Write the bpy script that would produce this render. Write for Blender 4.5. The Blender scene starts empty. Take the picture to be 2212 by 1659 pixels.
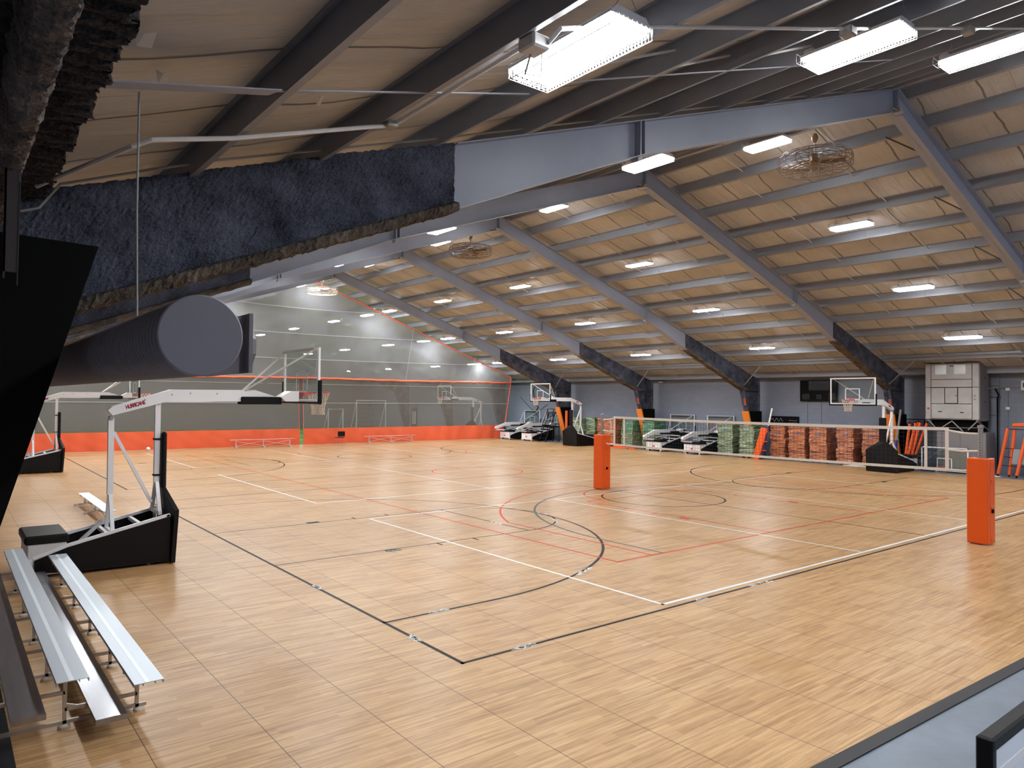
import bpy, math, random
from mathutils import Vector, Matrix
PI = math.pi
S = bpy.context.scene
C = S.collection
random.seed(7)

# ------------------------------------------------------------------ camera
F_PX, YAW, PITCH, ROLL = 1552.5, .9003, .0210, .0091
cam_d = bpy.data.cameras.new('camera'); cam = bpy.data.objects.new('camera', cam_d); C.objects.link(cam)
cam_d.sensor_fit = 'HORIZONTAL'; cam_d.sensor_width = 36; cam_d.lens = 36 * F_PX / 2212
cam_d.clip_start = .05; cam_d.clip_end = 300
_F = Vector((math.cos(PITCH) * math.cos(YAW), math.cos(PITCH) * math.sin(YAW), math.sin(PITCH)))
_R = Vector((math.sin(YAW), -math.cos(YAW), 0)); _U = _R.cross(_F)
_R2 = _R * math.cos(ROLL) + _U * math.sin(ROLL); _U2 = -_R * math.sin(ROLL) + _U * math.cos(ROLL)
cam.matrix_world = Matrix(((_R2.x, _U2.x, -_F.x, -4.6107), (_R2.y, _U2.y, -_F.y, -6.6531), (_R2.z, _U2.z, -_F.z, 2.9497), (0, 0, 0, 1)))
S.camera = cam
# ------------------------------------------------------------------ world + exposure
W = bpy.data.worlds.new('world'); S.world = W; W.use_nodes = True
W.node_tree.nodes['Background'].inputs[0].default_value = (.55, .6, .7, 1)
W.node_tree.nodes['Background'].inputs[1].default_value = .05
S.view_settings.view_transform = 'Standard'; S.view_settings.look = 'None'
S.view_settings.gamma = 1; S.view_settings.use_curve_mapping = False
S.view_settings.exposure = 0.15
LAMP = 112.0            # emission of every light fixture
S.cycles.max_bounces = 7; S.cycles.diffuse_bounces = 4; S.cycles.glossy_bounces = 3
S.cycles.transmission_bounces = 4; S.cycles.transparent_max_bounces = 10
S.cycles.sample_clamp_indirect = 6; S.cycles.caustics_reflective = False; S.cycles.caustics_refractive = False
S.cycles.use_denoising = True; S.cycles.use_adaptive_sampling = True; S.cycles.adaptive_threshold = .015

# ------------------------------------------------------------------ materials
def nd(nt, t, **kw):
    n = nt.nodes.new(t)
    for k, v in kw.items():
        if k.startswith('i_'): n.inputs[k[2:]].default_value = v
        else: setattr(n, k, v)
    return n
def base_mat(name):
    m = bpy.data.materials.new(name); m.use_nodes = True
    return m, m.node_tree, m.node_tree.nodes['Principled BSDF']
def sr(c):  # sRGB 0-255 -> linear
    return tuple((x / 255 / 12.92) if x / 255 <= .04045 else ((x / 255 + .055) / 1.055) ** 2.4 for x in c) + (1,)
def mat(name, col, rough=.5, metal=0, var=0, vscale=5, bump=0, bscale=40, spec=.5, stretch=None, coat=0):
    m, nt, b = base_mat(name)
    b.inputs['Roughness'].default_value = rough; b.inputs['Metallic'].default_value = metal
    b.inputs['Specular IOR Level'].default_value = spec
    if coat: b.inputs['Coat Weight'].default_value = coat; b.inputs['Coat Roughness'].default_value = .15
    c = sr(col); b.inputs['Base Color'].default_value = c
    L = nt.links
    if var or bump:
        tc = nd(nt, 'ShaderNodeTexCoord'); mp = nd(nt, 'ShaderNodeMapping')
        if stretch: mp.inputs['Scale'].default_value = stretch
        L.new(tc.outputs['Object'], mp.inputs['Vector'])
    if var:
        n = nd(nt, 'ShaderNodeTexNoise', i_Scale=vscale, i_Detail=5.0, i_Roughness=.6); L.new(mp.outputs[0], n.inputs['Vector'])
        r = nd(nt, 'ShaderNodeValToRGB')
        r.color_ramp.elements[0].position = .3; r.color_ramp.elements[1].position = .7
        r.color_ramp.elements[0].color = tuple(x * (1 - var) for x in c[:3]) + (1,)
        r.color_ramp.elements[1].color = tuple(min(1, x * (1 + var)) for x in c[:3]) + (1,)
        L.new(n.outputs['Fac'], r.inputs[0]); L.new(r.outputs[0], b.inputs['Base Color'])
    if bump:
        n2 = nd(nt, 'ShaderNodeTexNoise', i_Scale=bscale, i_Detail=4.0); L.new(mp.outputs[0], n2.inputs['Vector'])
        bp = nd(nt, 'ShaderNodeBump', i_Strength=bump, i_Distance=.02); L.new(n2.outputs['Fac'], bp.inputs['Height']); L.new(bp.outputs[0], b.inputs['Normal'])
    return m

def mathn(nt, op, a, b=None, c=None):
    n = nt.nodes.new('ShaderNodeMath'); n.operation = op
    for i, v in enumerate((a, b, c)):
        if v is None: continue
        if isinstance(v, (int, float)): n.inputs[i].default_value = v
        else: nt.links.new(v, n.inputs[i])
    return n.outputs[0]

def wood_floor():
    m, nt, b = base_mat('sport_floor_wood'); L = nt.links
    g = nd(nt, 'ShaderNodeNewGeometry'); sp = nd(nt, 'ShaderNodeSeparateXYZ'); L.new(g.outputs['Position'], sp.inputs[0])
    X, Y = sp.outputs[0], sp.outputs[1]
    T = .9055
    u = mathn(nt, 'DIVIDE', mathn(nt, 'ADD', X, 2.31 + 20 * T), T); v = mathn(nt, 'DIVIDE', mathn(nt, 'ADD', Y, -.05 + 20 * T), T)
    fu, fv = mathn(nt, 'FRACT', u), mathn(nt, 'FRACT', v)
    su = mathn(nt, 'GREATER_THAN', mathn(nt, 'ABSOLUTE', mathn(nt, 'SUBTRACT', fu, .5)), .5 - .0045)
    sv = mathn(nt, 'GREATER_THAN', mathn(nt, 'ABSOLUTE', mathn(nt, 'SUBTRACT', fv, .5)), .5 - .0028)
    iu, iv = mathn(nt, 'FLOOR', u), mathn(nt, 'FLOOR', v)
    # planks: narrow strips running along X inside a tile
    strip = mathn(nt, 'FLOOR', mathn(nt, 'MULTIPLY', v, 11.0))
    off = nd(nt, 'ShaderNodeTexWhiteNoise', noise_dimensions='1D'); L.new(strip, off.inputs['W'])
    seg = mathn(nt, 'FLOOR', mathn(nt, 'ADD', mathn(nt, 'MULTIPLY', u, 1.6), mathn(nt, 'MULTIPLY', off.outputs['Value'], 9.0)))
    cb = nd(nt, 'ShaderNodeCombineXYZ'); L.new(strip, cb.inputs[0]); L.new(seg, cb.inputs[1])
    wn = nd(nt, 'ShaderNodeTexWhiteNoise', noise_dimensions='2D'); L.new(cb.outputs[0], wn.inputs['Vector'])
    cb2 = nd(nt, 'ShaderNodeCombineXYZ'); L.new(iu, cb2.inputs[0]); L.new(iv, cb2.inputs[1])
    wt = nd(nt, 'ShaderNodeTexWhiteNoise', noise_dimensions='2D'); L.new(cb2.outputs[0], wt.inputs['Vector'])
    # grain
    mp = nd(nt, 'ShaderNodeMapping'); mp.inputs['Scale'].default_value = (.5, 13, 1); L.new(g.outputs['Position'], mp.inputs['Vector'])
    n1 = nd(nt, 'ShaderNodeTexNoise', i_Scale=2.2, i_Detail=7.0, i_Roughness=.62, i_Distortion=.35); L.new(mp.outputs[0], n1.inputs['Vector'])
    mp2 = nd(nt, 'ShaderNodeMapping'); mp2.inputs['Scale'].default_value = (1.4, 30, 1); L.new(g.outputs['Position'], mp2.inputs['Vector'])
    n2 = nd(nt, 'ShaderNodeTexNoise', i_Scale=3.0, i_Detail=4.0, i_Roughness=.7); L.new(mp2.outputs[0], n2.inputs['Vector'])
    f = mathn(nt, 'ADD', mathn(nt, 'MULTIPLY', n1.outputs['Fac'], .9), mathn(nt, 'MULTIPLY', n2.outputs['Fac'], .35))
    f = mathn(nt, 'ADD', f, mathn(nt, 'MULTIPLY', wn.outputs['Value'], .13)); f = mathn(nt, 'ADD', f, mathn(nt, 'MULTIPLY', wt.outputs['Value'], .05))
    r = nd(nt, 'ShaderNodeValToRGB'); L.new(f, r.inputs[0])
    e = r.color_ramp.elements; e[0].position = .42; e[0].color = sr((134, 92, 54)); e[1].position = .90; e[1].color = sr((206, 168, 122))
    q = e.new(.66); q.color = sr((176, 137, 94))
    mx = nd(nt, 'ShaderNodeMix', data_type='RGBA'); L.new(mathn(nt, 'MULTIPLY', su, .85), mx.inputs['Factor']); L.new(r.outputs[0], mx.inputs['A']); mx.inputs['B'].default_value = sr((70, 45, 35))
    mx2 = nd(nt, 'ShaderNodeMix', data_type='RGBA'); L.new(mathn(nt, 'MULTIPLY', sv, .6), mx2.inputs['Factor']); L.new(mx.outputs['Result'], mx2.inputs['A']); mx2.inputs['B'].default_value = sr((80, 52, 38))
    # scuffs
    n3 = nd(nt, 'ShaderNodeTexNoise', i_Scale=.8, i_Detail=5.0); L.new(g.outputs['Position'], n3.inputs['Vector'])
    L.new(mx2.outputs['Result'], b.inputs['Base Color'])
    rr = nd(nt, 'ShaderNodeMapRange'); rr.inputs['To Min'].default_value = .27; rr.inputs['To Max'].default_value = .42; L.new(n3.outputs['Fac'], rr.inputs['Value']); L.new(rr.outputs[0], b.inputs['Roughness'])
    b.inputs['Specular IOR Level'].default_value = .22
    bp = nd(nt, 'ShaderNodeBump', i_Strength=.12, i_Distance=.004); L.new(n2.outputs['Fac'], bp.inputs['Height']); L.new(bp.outputs[0], b.inputs['Normal'])
    return m

def block_wall(name, col):
    m, nt, b = base_mat(name); L = nt.links
    g = nd(nt, 'ShaderNodeNewGeometry'); sp = nd(nt, 'ShaderNodeSeparateXYZ'); L.new(g.outputs['Position'], sp.inputs[0])
    cb = nd(nt, 'ShaderNodeCombineXYZ'); L.new(mathn(nt, 'ADD', sp.outputs[0], sp.outputs[1]), cb.inputs[0]); L.new(sp.outputs[2], cb.inputs[1])
    br = nd(nt, 'ShaderNodeTexBrick'); L.new(cb.outputs[0], br.inputs['Vector'])
    br.inputs['Scale'].default_value = 1; br.inputs['Brick Width'].default_value = .4; br.inputs['Row Height'].default_value = .2; br.inputs['Mortar Size'].default_value = .005
    c = sr(col); br.inputs['Color1'].default_value = c; br.inputs['Color2'].default_value = tuple(x * .93 for x in c[:3]) + (1,); br.inputs['Mortar'].default_value = tuple(x * .8 for x in c[:3]) + (1,)
    n = nd(nt, 'ShaderNodeTexNoise', i_Scale=.6, i_Detail=4.0); L.new(g.outputs['Position'], n.inputs['Vector'])
    mx = nd(nt, 'ShaderNodeMix', data_type='RGBA', blend_type='MULTIPLY'); mx.inputs['Factor'].default_value = .25
    L.new(br.outputs['Color'], mx.inputs['A']); L.new(n.outputs['Fac'], mx.inputs['B']); L.new(mx.outputs['Result'], b.inputs['Base Color'])
    b.inputs['Roughness'].default_value = .55
    bp = nd(nt, 'ShaderNodeBump', i_Strength=.25, i_Distance=.01); L.new(br.outputs['Fac'], bp.inputs['Height']); bp.invert = True; L.new(bp.outputs[0], b.inputs['Normal'])
    return m

def insulation_mat():
    m, nt, b = base_mat('roof_insulation_fabric'); L = nt.links
    g = nd(nt, 'ShaderNodeNewGeometry'); sp = nd(nt, 'ShaderNodeSeparateXYZ'); L.new(g.outputs['Position'], sp.inputs[0])
    nz = nd(nt, 'ShaderNodeTexNoise', i_Scale=.7, i_Detail=2.0); L.new(g.outputs['Position'], nz.inputs['Vector'])
    y = mathn(nt, 'ADD', sp.outputs[1], mathn(nt, 'MULTIPLY', nz.outputs['Fac'], .35))
    fr = mathn(nt, 'FRACT', mathn(nt, 'DIVIDE', mathn(nt, 'ADD', y, 60.0), 1.24))
    d = mathn(nt, 'ABSOLUTE', mathn(nt, 'SUBTRACT', fr, .5))
    seam = nd(nt, 'ShaderNodeMapRange'); L.new(d, seam.inputs['Value']); seam.inputs['From Min'].default_value = .48; seam.inputs['From Max'].default_value = .498; seam.inputs['To Min'].default_value = 0; seam.inputs['To Max'].default_value = .6
    n = nd(nt, 'ShaderNodeTexNoise', i_Scale=.5, i_Detail=5.0); L.new(g.outputs['Position'], n.inputs['Vector'])
    r = nd(nt, 'ShaderNodeValToRGB'); L.new(n.outputs['Fac'], r.inputs[0]); e = r.color_ramp.elements
    e[0].position = .3; e[0].color = sr((164, 163, 160)); e[1].position = .7; e[1].color = sr((192, 191, 188))
    mx = nd(nt, 'ShaderNodeMix', data_type='RGBA'); L.new(seam.outputs[0], mx.inputs['Factor']); L.new(r.outputs[0], mx.inputs['A']); mx.inputs['B'].default_value = sr((70, 60, 50))
    L.new(mx.outputs['Result'], b.inputs['Base Color']); b.inputs['Roughness'].default_value = .6
    mp = nd(nt, 'ShaderNodeMapping'); mp.inputs['Scale'].default_value = (.35, 2.6, .4); L.new(g.outputs['Position'], mp.inputs['Vector'])
    wv = nd(nt, 'ShaderNodeTexNoise', i_Scale=1.6, i_Detail=4.0, i_Distortion=.6); L.new(mp.outputs[0], wv.inputs['Vector'])
    hs = mathn(nt, 'SUBTRACT', mathn(nt, 'MULTIPLY', wv.outputs['Fac'], 1.0), mathn(nt, 'MULTIPLY', seam.outputs[0], .8))
    bp = nd(nt, 'ShaderNodeBump', i_Strength=.9, i_Distance=.1); L.new(hs, bp.inputs['Height']); L.new(bp.outputs[0], b.inputs['Normal'])
    return m

def fireproof_mat(name, lo, hi, scale=9, bump=1.0):
    m, nt, b = base_mat(name); L = nt.links
    g = nd(nt, 'ShaderNodeNewGeometry')
    n = nd(nt, 'ShaderNodeTexNoise', i_Scale=scale * 6, i_Detail=6.0, i_Roughness=.7); L.new(g.outputs['Position'], n.inputs['Vector'])
    n2 = nd(nt, 'ShaderNodeTexNoise', i_Scale=scale * .22, i_Detail=5.0, i_Roughness=.65); L.new(g.outputs['Position'], n2.inputs['Vector'])
    f = mathn(nt, 'ADD', mathn(nt, 'MULTIPLY', n.outputs['Fac'], .45), mathn(nt, 'MULTIPLY', n2.outputs['Fac'], .55))
    r = nd(nt, 'ShaderNodeValToRGB'); L.new(f, r.inputs[0]); e = r.color_ramp.elements
    e[0].position = .38; e[0].color = sr(lo); e[1].position = .62; e[1].color = sr(hi)
    L.new(r.outputs[0], b.inputs['Base Color']); b.inputs['Roughness'].default_value = .85; b.inputs['Specular IOR Level'].default_value = .25
    n3 = nd(nt, 'ShaderNodeTexNoise', i_Scale=scale * 3.2, i_Detail=5.0, i_Roughness=.6); L.new(g.outputs['Position'], n3.inputs['Vector'])
    bp = nd(nt, 'ShaderNodeBump', i_Strength=bump, i_Distance=.035); L.new(n3.outputs['Fac'], bp.inputs['Height']); L.new(bp.outputs[0], b.inputs['Normal'])
    return m

def mesh_mat(name, col, alpha):
    m, nt, b = base_mat(name); L = nt.links
    out = nt.nodes['Material Output']; tr = nd(nt, 'ShaderNodeBsdfTransparent'); mx = nd(nt, 'ShaderNodeMixShader')
    b.inputs['Base Color'].default_value = sr(col); b.inputs['Roughness'].default_value = .8; b.inputs['Specular IOR Level'].default_value = .15
    tl = nd(nt, 'ShaderNodeBsdfTranslucent'); tl.inputs['Color'].default_value = sr(col); m2 = nd(nt, 'ShaderNodeMixShader'); m2.inputs[0].default_value = .25
    L.new(b.outputs[0], m2.inputs[1]); L.new(tl.outputs[0], m2.inputs[2])
    mx.inputs[0].default_value = alpha; L.new(tr.outputs[0], mx.inputs[1]); L.new(m2.outputs[0], mx.inputs[2]); L.new(mx.outputs[0], out.inputs[0])
    return m

def glass_mat():
    m, nt, b = base_mat('backboard_glass'); L = nt.links
    out = nt.nodes['Material Output']; tr = nd(nt, 'ShaderNodeBsdfTransparent'); tr.inputs[0].default_value = (.93, .965, .955, 1)
    gl = nd(nt, 'ShaderNodeBsdfGlossy'); gl.inputs['Roughness'].default_value = .05; gl.inputs['Color'].default_value = (.8, .9, .9, 1)
    mx = nd(nt, 'ShaderNodeMixShader'); mx.inputs[0].default_value = .07
    L.new(tr.outputs[0], mx.inputs[1]); L.new(gl.outputs[0], mx.inputs[2]); L.new(mx.outputs[0], out.inputs[0])
    return m

def emit_mat(name, col, s):
    m, nt, b = base_mat(name); out = nt.nodes['Material Output']; e = nd(nt, 'ShaderNodeEmission'); e.inputs[0].default_value = col; e.inputs[1].default_value = s
    nt.links.new(e.outputs[0], out.inputs[0]); return m

def film_mat(name, c1, c2, c3):
    """wrapped stack of flattened cartons: thin layers under glossy plastic film"""
    m, nt, b = base_mat(name); L = nt.links
    tc = nd(nt, 'ShaderNodeTexCoord'); mp = nd(nt, 'ShaderNodeMapping'); mp.inputs['Scale'].default_value = (.8, .8, 7); L.new(tc.outputs['Object'], mp.inputs['Vector'])
    n = nd(nt, 'ShaderNodeTexNoise', i_Scale=2.4, i_Detail=6.0, i_Roughness=.7); L.new(mp.outputs[0], n.inputs['Vector'])
    r = nd(nt, 'ShaderNodeValToRGB'); L.new(n.outputs['Fac'], r.inputs[0]); e = r.color_ramp.elements
    e[0].position = .4; e[0].color = sr(c1); e[1].position = .62; e[1].color = sr(c3); q = e.new(.5); q.color = sr(c2)  # ramp ends paint dark crevices and bright film highlights into the carton colour
    L.new(r.outputs[0], b.inputs['Base Color']); b.inputs['Roughness'].default_value = .45
    b.inputs['Coat Weight'].default_value = .9; b.inputs['Coat Roughness'].default_value = .12
    mp2 = nd(nt, 'ShaderNodeMapping'); mp2.inputs['Scale'].default_value = (2, 2, 6); L.new(tc.outputs['Object'], mp2.inputs['Vector'])
    n2 = nd(nt, 'ShaderNodeTexNoise', i_Scale=2.5, i_Detail=4.0, i_Distortion=1.2); L.new(mp2.outputs[0], n2.inputs['Vector'])
    bp = nd(nt, 'ShaderNodeBump', i_Strength=1.0, i_Distance=.05); L.new(n2.outputs['Fac'], bp.inputs['Height']); L.new(bp.outputs[0], b.inputs['Normal']); L.new(bp.outputs[0], b.inputs['Coat Normal'])
    return m

M = dict(alul=mat('bright_aluminium_ribs', (226, 236, 244), .4, .3),
   dsteel=mat('dark_weathered_steel', (62, 55, 54), .6),
   
    floor=wood_floor(),
    conc=mat('grey_painted_concrete', (112, 122, 134), .42, var=.14, vscale=2.2, bump=.05),
    edge=mat('black_rubber_edge', (20, 21, 29), .5, var=.1),
    turf=mat('green_turf', (62, 118, 44), .9, var=.2, vscale=30, bump=.4, bscale=200),
    lb=mat('black_line_paint', (18, 15, 18), .5, var=.25, vscale=6, spec=.12), lw=mat('white_line_paint', (225, 232, 235), .4), lr=mat('red_line_paint', (206, 62, 26), .5, spec=.15),
    lg=mat('grey_line_paint', (82, 90, 96), .5, spec=.15),
    wall=block_wall('blue_grey_block_wall', (129, 136, 153)), dwall=mat('dark_panel_wall', (110, 114, 118), .7, var=.1),
    ins=insulation_mat(),
    steel=mat('blue_grey_painted_steel', (146, 152, 168), .42, var=.05, vscale=1.5), purl=mat('grey_purlin_steel', (128, 131, 140), .45, var=.06, vscale=2),
    fp=fireproof_mat('sprayed_fireproofing_blue_grey', (32, 34, 45), (98, 103, 120)), fpb=fireproof_mat('sprayed_fireproofing_brown', (50, 45, 43), (122, 110, 98), 12, 1.0),
    fpd=fireproof_mat('sprayed_fireproofing_dark', (34, 31, 32), (84, 78, 78), 9, 1.0), fpm=fireproof_mat('sprayed_fireproofing_umber', (66, 58, 55), (146, 134, 126), 9, 1.0),
    brick=mat('red_primer', (150, 74, 56), .8),
    white=mat('white_powder_coat', (232, 232, 236), .3), wdull=mat('white_painted_steel', (205, 203, 202), .5, var=.06), galv=mat('galvanised_conduit', (150, 148, 146), .42, .3),
    alu=mat('anodised_aluminium', (190, 199, 208), .38, .5, var=.05, vscale=3, stretch=(1, .1, 1)), alud=mat('worn_aluminium', (150, 150, 156), .24, .85, var=.12, vscale=6, stretch=(4, .4, 1)), aleg=mat('aluminium_leg', (178, 166, 154), .4, .6),
    blk=mat('black_vinyl_pad', (12, 10, 12), .48, spec=.22, bump=.1, bscale=8), blkg=mat('black_gloss', (14, 14, 17), .2), dark=mat('matte_black', (5, 5, 6), .8, spec=.15),
    orp=mat('orange_vinyl_pad', (228, 88, 16), .38, bump=.35, bscale=4), orw=mat('orange_padding', (226, 128, 44), .6), orl=mat('orange_foam_sleeve', (238, 100, 46), .5), ors=mat('orange_curtain_vinyl', (240, 112, 78), .5, bump=.1, bscale=5),
    mesh_lo=mesh_mat('grey_mesh_curtain_lower', (130, 126, 122), .6), mesh_up=mesh_mat('grey_mesh_curtain_upper', (166, 166, 168), .5), tape=mat('white_webbing', (222, 215, 206), .7), grayt=mat('grey_seam_webbing', (186, 186, 186), .7),
    cord=mat('net_cord', (214, 200, 184), .8), netb=mat('black_net_cord', (26, 26, 30), .7), rim=mat('rim_red', (214, 46, 38), .35), txt=mat('dark_red_lettering', (150, 22, 38), .5),
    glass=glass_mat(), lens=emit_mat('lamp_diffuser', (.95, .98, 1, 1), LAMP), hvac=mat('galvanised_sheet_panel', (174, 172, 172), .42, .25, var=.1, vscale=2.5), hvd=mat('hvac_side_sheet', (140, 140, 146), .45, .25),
    duct=mat('grey_spiral_duct', (136, 128, 130), .5, .15, var=.05), ductc=mat('grey_duct_cap', (138, 134, 142), .5, .1, var=.03, vscale=3),
    fan=mat('aged_fan_cage', (120, 104, 92), .5, .4), fanw=mat('white_fan_cage', (225, 220, 212), .5), brown=mat('brown_fan_blade', (96, 70, 48), .6), tan=mat('tan_plastic', (170, 142, 104), .5),
    carO=film_mat('wrapped_orange_cartons', (104, 50, 26), (184, 100, 52), (222, 150, 104)), carG=film_mat('wrapped_green_cartons', (70, 78, 50), (120, 138, 102), (172, 190, 160)), carT=film_mat('wrapped_bright_green_cartons', (26, 92, 62), (60, 128, 92), (150, 170, 130)),
    blue=mat('blue_sticker', (58, 112, 190), .5), bluep=mat('blue_painted_pole', (38, 62, 150), .4), cab=mat('grey_cabinet', (128, 124, 126), .5), woodp=mat('pallet_wood', (120, 92, 66), .8),
    board=mat('white_panel', (222, 228, 238), .35), chalk=mat('chalkboard', (9, 9, 11), .7, spec=.15), dist=mat('distant_pale_frame', (205, 208, 210), .5), redl=mat('red_sticker', (196, 44, 38), .5), smoke=mat('aged_off_white', (206, 198, 184), .6))

# ------------------------------------------------------------------ geometry helpers
class MB:
    def __init__(s): s.v = []; s.f = []; s.mi = []; s.cur = 0
    def add(s, vs, fs):
        o = len(s.v); s.v += [tuple(p) for p in vs]; s.f += [tuple(i + o for i in q) for q in fs]; s.mi += [s.cur] * len(fs); return s
    def box(s, a, b):
        x0, y0, z0 = a; x1, y1, z1 = b
        return s.add([(x0, y0, z0), (x1, y0, z0), (x1, y1, z0), (x0, y1, z0), (x0, y0, z1), (x1, y0, z1), (x1, y1, z1), (x0, y1, z1)],
                     [(0, 3, 2, 1), (4, 5, 6, 7), (0, 1, 5, 4), (1, 2, 6, 5), (2, 3, 7, 6), (3, 0, 4, 7)])
    def rbox(s, a, b, r=.02):      # box with chamfered edges
        c = [(a[i] + b[i]) / 2 for i in range(3)]; h = [abs(b[i] - a[i]) / 2 for i in range(3)]; r = min(r, min(h) * .9)
        vs = []
        idx = {}
        for sx in (-1, 1):
            for sy in (-1, 1):
                for sz in (-1, 1):
                    sg = (sx, sy, sz)
                    for k in range(3):
                        p = [c[i] + sg[i] * (h[i] - (0 if i == k else r)) for i in range(3)]
                        idx[(sx, sy, sz, k)] = len(vs); vs.append(p)
        fs = []
        for k in range(3):
            i, j = (k + 1) % 3, (k + 2) % 3
            for sk in (-1, 1):
                q = []
                for (a1, b1) in ((-1, -1), (1, -1), (1, 1), (-1, 1)):
                    sg = [0, 0, 0]; sg[k] = sk; sg[i] = a1; sg[j] = b1; q.append(idx[(*sg, k)])
                fs.append(q if sk > 0 else q[::-1])
        for k in range(3):
            i, j = (k + 1) % 3, (k + 2) % 3
            for si in (-1, 1):
                for sj in (-1, 1):
                    q = []
                    for sk, fk in ((-1, i), (1, i), (1, j), (-1, j)):
                        sg = [0, 0, 0]; sg[k] = sk; sg[i] = si; sg[j] = sj; q.append(idx[(*sg, fk)])
                    fs.append(q if si * sj < 0 else q[::-1])
        for sx in (-1, 1):
            for sy in (-1, 1):
                for sz in (-1, 1):
                    q = [idx[(sx, sy, sz, k)] for k in range(3)]; fs.append(q if sx * sy * sz > 0 else q[::-1])
        return s.add(vs, fs)
    def prism(s, poly, axis, d0, d1):   # poly in the two other axes (order x,y,z minus axis)
        n = len(poly)
        def P(p, d):
            q = list(p); q.insert(axis, d); return q
        vs = [P(p, d0) for p in poly] + [P(p, d1) for p in poly]
        return s.add(vs, [tuple(range(n))[::-1], tuple(range(n, 2 * n))] + [(i, (i + 1) % n, (i + 1) % n + n, i + n) for i in range(n)])
    def tube(s, pts, r, n=8, cap=True, flat=None):
        pts = [Vector(p) for p in pts]; m = len(pts); vs = []
        up = None
        for i, p in enumerate(pts):
            t = (pts[min(i + 1, m - 1)] - pts[max(i - 1, 0)])
            if t.length < 1e-9: t = Vector((0, 0, 1))
            t.normalize()
            if up is None: up = Vector((0, 0, 1)) if abs(t.z) < .9 else Vector((1, 0, 0))
            a = t.cross(up)
            if a.length < 1e-6: a = t.orthogonal()
            a.normalize(); b = a.cross(t); up = b
            rr = r[i] if isinstance(r, (list, tuple)) else r
            for k in range(n):
                th = 2 * PI * (k + .5) / n; vs.append(p + a * (rr * math.cos(th)) + b * (rr * math.sin(th) * (flat or 1)))
        fs = [(i * n + k, i * n + (k + 1) % n, (i + 1) * n + (k + 1) % n, (i + 1) * n + k) for i in range(m - 1) for k in range(n)]
        if cap: fs += [tuple(range(n))[::-1], tuple(range((m - 1) * n, m * n))]
        return s.add(vs, fs)
    def bar(s, p, q, w, h=None):        # square section bar
        h = h or w; p = Vector(p); q = Vector(q); t = (q - p).normalized()
        up = Vector((0, 0, 1)) if abs(t.z) < .95 else Vector((1, 0, 0))
        a = t.cross(up).normalized() * w / 2; b = a.cross(t).normalized() * h / 2
        vs = [p - a - b, p + a - b, p + a + b, p - a + b, q - a - b, q + a - b, q + a + b, q - a + b]
        return s.add(vs, [(0, 3, 2, 1), (4, 5, 6, 7), (0, 1, 5, 4), (1, 2, 6, 5), (2, 3, 7, 6), (3, 0, 4, 7)])
    def ring(s, c, R, r, n=36, k=4):
        c = Vector(c); pts = []
        for i in range(n):
            a = 2 * PI * i / n
            for j in range(k):
                b = 2 * PI * j / k
                pts.append((c.x + (R + r * math.cos(b)) * math.cos(a), c.y + (R + r * math.cos(b)) * math.sin(a), c.z + r * math.sin(b)))
        return s.add(pts, [(i * k + j, ((i + 1) % n) * k + j, ((i + 1) % n) * k + (j + 1) % k, i * k + (j + 1) % k) for i in range(n) for j in range(k)])
    def lathe(s, c, prof, n=24, axis=2):
        pts = []
        for (r, z) in prof:
            for i in range(n):
                a = 2 * PI * i / n; p = [r * math.cos(a), r * math.sin(a)]; p.insert(axis, z); pts.append((c[0] + p[0], c[1] + p[1], c[2] + p[2]))
        m = len(prof)
        fs = [(j * n + i, j * n + (i + 1) % n, (j + 1) * n + (i + 1) % n, (j + 1) * n + i) for j in range(m - 1) for i in range(n)]
        if axis == 1: fs = [f[::-1] for f in fs]
        return s.add(pts, fs)
    def build(s, name, m, parent=None, smooth=False):
        me = bpy.data.meshes.new(name); me.from_pydata(s.v, [], s.f)
        ms = m if isinstance(m, (list, tuple)) else [m]
        for x in ms: me.materials.append(M[x] if isinstance(x, str) else x)
        if len(ms) > 1: me.polygons.foreach_set('material_index', s.mi)
        if smooth: me.polygons.foreach_set('use_smooth', [True] * len(s.f))
        me.update(); o = bpy.data.objects.new(name, me); C.objects.link(o)
        if parent is not None: o.parent = parent
        return o
def tag(o, label=None, cat=None, group=None, kind=None):
    if label: o['label'] = label
    if cat: o['category'] = cat
    if group: o['group'] = group
    if kind: o['kind'] = kind
    return o
def thing(name, label, cat, loc=(0, 0, 0), rz=0, group=None, kind=None):
    o = bpy.data.objects.new(name, None); C.objects.link(o); o.location = loc; o.rotation_euler = (0, 0, rz)
    return tag(o, label, cat, group, kind)
def kids(o): return [c for c in bpy.data.objects if c.parent == o]
def dup(o, loc=None, rz=None, label=None, group=None, skip=(), parent=None, top=True):
    c = o.copy(); C.objects.link(c)
    if parent is not None: c.parent = parent
    for k in kids(o):
        if k.name.split('.')[0] in skip: continue
        dup(k, parent=c, top=False)
    if top:
        if loc is not None: c.location = loc
        if rz is not None: c.rotation_euler = (0, 0, rz)
        if label: c['label'] = label
        if group: c['group'] = group
    return c
def text(name, s, size, m, parent, loc, rot, ext=.001, bold=.0, space=1.0):
    cu = bpy.data.curves.new(name, 'FONT'); cu.body = s; cu.size = size; cu.extrude = ext; cu.offset = bold; cu.align_x = 'CENTER'; cu.align_y = 'CENTER'; cu.space_character = space
    cu.materials.append(M[m]); f = bpy.data.objects.new(name, cu); C.objects.link(f); bpy.context.view_layer.update()
    me = bpy.data.meshes.new_from_object(f.evaluated_get(bpy.context.evaluated_depsgraph_get())); bpy.data.objects.remove(f); me.name = name
    o = bpy.data.objects.new(name, me); C.objects.link(o); o.parent = parent; o.location = loc; o.rotation_euler = rot; return o
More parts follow.
